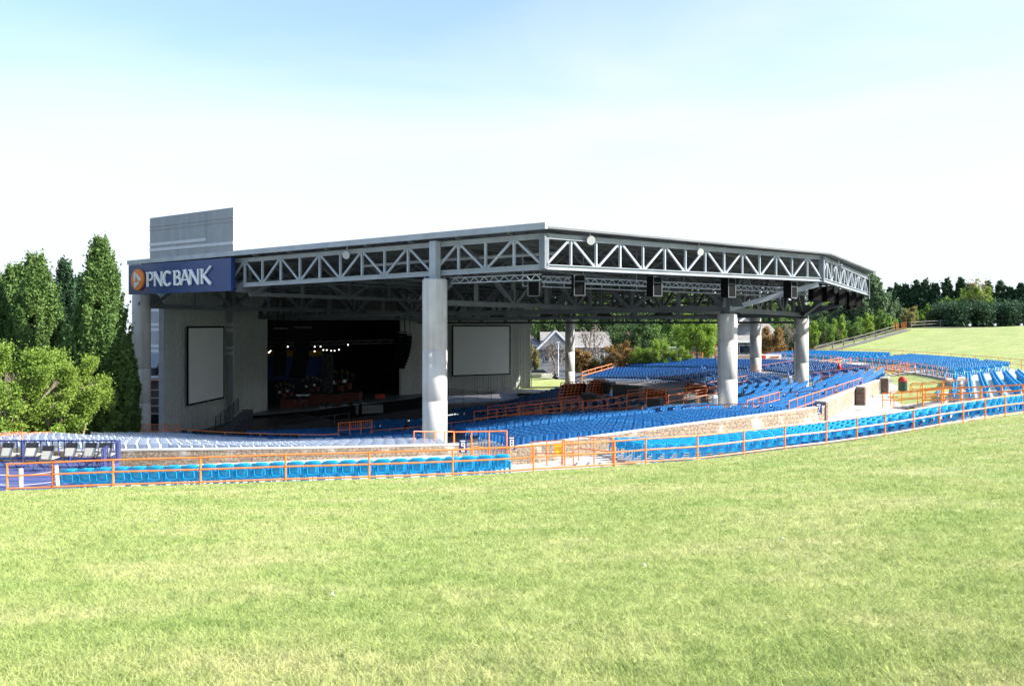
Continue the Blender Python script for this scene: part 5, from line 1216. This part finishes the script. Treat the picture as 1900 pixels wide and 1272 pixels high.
# ------------------------------------------------------------------ background buildings
def house(px0, px1, yeave, yridge, ybase, Y, dep, label, wallm='siding', hip=False, gable_front=False, roofm='roof_shingle'):
    p, q = P(px0,ybase,Y), P(px1,ybase,Y); ze, zg = (HY-yeave)/F*Y, (HY-yridge)/F*Y; zb = p.z; cx_ = (p.x+q.x)/2; w_ = q.x-p.x
    t = thing('house', label, 'building', (cx_,Y,zb)); MB().box((cx_,Y+dep/2,(zb+ze)/2),(w_,dep,ze-zb)).build('wall',wallm,t); e = .5
    if gable_front:
        mb = MB().prism([(p.x-e,Y-e,ze-.1),(q.x+e,Y-e,ze-.1),(cx_,Y-e,zg)],(0,dep+2*e,0)); fixn(mb.build('roof',roofm,t)); fixn(MB().prism([(p.x,Y-e-.05,ze),(q.x,Y-e-.05,ze),(cx_,Y-e-.05,zg-.35)],(0,.04,0)).build('gable',wallm,t))
        for sx_ in (p.x-e,q.x+e): fixn(MB().bar((sx_,Y-e-.1,ze-.1),(cx_,Y-e-.1,zg),.1,.35).build('bargeboard','white',t))
    else:
        ins = dep*.45 if hip else 0
        vs = [(p.x-e,Y-e,ze),(q.x+e,Y-e,ze),(q.x+e,Y+dep+e,ze),(p.x-e,Y+dep+e,ze),(p.x-e+ins,Y+dep/2,zg),(q.x+e-ins,Y+dep/2,zg)]
        mb = MB().add(vs,[(0,1,5,4),(2,3,4,5),(1,2,5),(3,0,4),(3,2,1,0)]); mb.build('roof',roofm,t); MB().box((cx_,Y-e-.03,ze-.12),(w_+2*e,.08,.28)).build('gutter','white',t)
    n = max(2,int(w_/3.2))
    for i in range(n):
        x = p.x+w_*(i+.5)/n; f_ = MB().box((x,Y-.04,zb+(ze-zb)*.55),(1.15,.08,1.35)).build('window','white',t); g_ = MB().box((x,Y-.09,zb+(ze-zb)*.55),(.95,.03,1.15)).build('pane','glass'); g_.parent = f_; g_.matrix_parent_inverse = Matrix.Translation(t.location)  # frame origin
        g_.matrix_parent_inverse = Matrix.Identity(4); g_.parent = f_
    return t
house(1008,1132,642,616,684,168,12,'long grey house with pale roof and white gutters between the trees',hip=False)
house(1000,1062,648,613,684,160,9,'front gabled wing of the grey house',gable_front=True,wallm='siding')
house(940,1003,640,618,684,172,12,'small grey-roofed house partly hidden by the far wing wall',hip=True)
house(1372,1402,600,582,668,122,10,'narrow grey gabled building between the second and fourth columns',gable_front=True)
house(1395,1440,622,600,668,126,10,'dark grey building with brown lower wall behind the fourth column',wallm='block_brown')
house(1372,1396,632,622,668,119,2,'grey shopfront annex with dark doorway',wallm='siding')
house(1515,1545,608,596,640,150,8,'red-brown house glimpsed behind the fence trees',wallm='block_brown')
# concession kiosk
ks_ = thing('concession_kiosk','white and brick concession kiosk with a dark window beside the maple','kiosk',P(1290,684,119))
wbox(1250,1332,648,684,119,4,'wall','white',ks_); wbox(1268,1280,650,680,118.8,.2,'brick_pier','block_brown',ks_); wbox(1277,1289,656,674,118.7,.2,'window_frame','white',ks_); wbox(1279,1287,658,672,118.6,.1,'window_pane','glass',ks_); wbox(1326,1330,640,672,118.6,.2,'red_panel','red',ks_); wbox(1246,1336,645,649,118.5,5,'flat_roof','concrete',ks_)
# banner and low walls behind the far seats
bn = thing('fence_banner','white banner with red patches on a low wall behind the far seats','banner',P(1430,670,104)); wbox(1412,1450,657,670,104,.3,'banner_cloth','white',bn); wbox(1414,1421,659,668,103.9,.1,'red_patch','red',bn); wbox(1430,1446,661,663,103.9,.1,'red_line','red',bn)
lw = thing('low_wall','low grey wall behind the far seats','wall',P(1390,672,106)); wbox(1330,1412,660,672,106,.4,'wall_face','concrete',lw); wbox(1329,1413,658.5,660,105.9,.6,'wall_cap','paving',lw)
# planter wall, small lawn, road, car
kind(MB().prism([P(960,735,100),P(1065,722,103),P(1075,706,112),P(960,700,116)],(0,0,.03)).build('small_lawn','lawn_grass'),'structure')
mm = MB(); z_ = -8.7
mm.add([(-6,118,z_),(40,112,z_),(48,158,z_),(-6,158,z_)],[(0,1,2,3)]); kind(mm.build('car_park','asphalt'),'structure')
kind(MB().add([(-2,98,-8.74),(6.5,98,-8.74),(7.5,103,-8.72),(-2,104,-8.72)],[(0,1,2,3)]).build('pavement','paving'),'structure')
pwl = thing('planter_wall','low curved grey stone planter wall near the parked car','wall',P(1000,702,112)); mb = MB()
for i in range(14):
    for r_ in range(3): x = 983+i*3.1+(r_%2)*1.5; c = P(x,700-r_*3.2,113+abs(i-7)*.15); mb.box(c,(.23,.3,.23),random.uniform(-.1,.1))
mb.build('stones','concrete',pwl)
def car(c, rz, m, label, s=1.0):
    t = thing('parked_car', label, 'car', c); R_ = Matrix.Rotation(rz,3,'Z'); v = lambda x,y,z: c+R_@Vector((x,y,z))
    prof = [(-2.2,.35),(-2.25,.75),(-2.1,.95),(-1.55,1.05),(-1.0,1.5),(.6,1.55),(1.3,1.05),(2.1,.9),(2.25,.6),(2.2,.35)]
    fixn(MB().prism([v(x,-.85,z) for x,z in prof], R_@Vector((0,1.7,0))).build('body',m,t))
    for sgy in (-.87,.85): fixn(MB().prism([v(-1.3,sgy,1.1),v(-.9,sgy,1.42),(v(.5,sgy,1.46)),v(1.0,sgy,1.1)],R_@Vector((0,.02,0))).build('window','glass',t))
    for x in (-1.4,1.4):
        for y in (-.86,.70): w_ = MB().tube(v(x,y-.02,.33),v(x,y+.18,.33),.33,n=16).build('wheel','black',t)
    for y in (-.6,.6): MB().box(v(2.22,y,.68),(.08,.3,.14),rz).build('headlight','white',t)
mat('car_green', (.03,.05,.045), None, .25); car(Vector((P(1000,0,122).x,122,-8.68)), .1, 'car_green', 'dark green parked car behind the stone planter')
mc = thing('motor_scooter','small dark scooter parked right of the car','scooter',P(1026,690,120)); c = Vector((P(1026,0,119).x,119,-8.68))
for dx in (-.55,.55): MB().tube(c+Vector((dx,-.05,.28)),c+Vector((dx,.05,.28)),.28,n=14).build('wheel','black',mc)
fixn(MB().prism([c+Vector((-.6,-.12,.4)),c+Vector((.3,-.12,.35)),c+Vector((.55,-.12,1.0)),c+Vector((.4,-.12,1.05)),c+Vector((.1,-.12,.6)),c+Vector((-.5,-.12,.8))],(0,.24,0)).build('scooter_body','black_metal',mc)); MB().bar(c+Vector((.45,-.3,1.1)),c+Vector((.45,.3,1.1)),.04).build('handlebar','chrome',mc)
lp = thing('street_lamp','thin white lamp post before the gabled house','lamp post',P(1036,700,128)); MB().tube(P(1036,700,128),P(1036,636,128),.09,.06,8).build('pole','white',lp); MB().box(P(1036,635,128),(.5,.3,.15)).build('lamp_head','white',lp)
# clutter behind far column: utility boxes
for i, (px, py, Y, w_, h_, m_) in enumerate([(1112,712,96,1.2,1.2,'fence_wood'),(1130,715,95,1.4,.9,'fence_wood')]):
    c = P(px,py,Y); t = thing('wooden_crate', ('left','right')[i]+' tan crate behind the equipment racks', 'crate', c, 'tan crates near the mixing area'); MB().box(c,(w_,1,h_),-.4).build('crate_sides',m_,t); MB().box(c+Vector((0,0,h_/2+.03)),(w_+.05,1.05,.05),-.4).build('crate_lid','wood_white',t)
for i, (px, py, Y) in enumerate([(615,1138,6.9),(1195,1073,7.9),(1452,1020,9.2)]):
    x = (px-950)/F*Y; z = H(x,Y); c = Vector((x,Y,z+.03)); t = thing('paper_scrap', ('left','middle','right')[i]+' tiny white paper scrap lying on the foreground lawn', 'litter', c, 'tiny paper scraps on the lawn')
    MB().add([c+Vector((-.025,0,0)),c+Vector((0,-.01,.03)),c+Vector((.03,0,.005)),c+Vector((.005,.02,.035))],[(0,1,3),(1,2,3)]).build('scrap','white',t)
print('OBJECTS', len(bpy.data.objects))
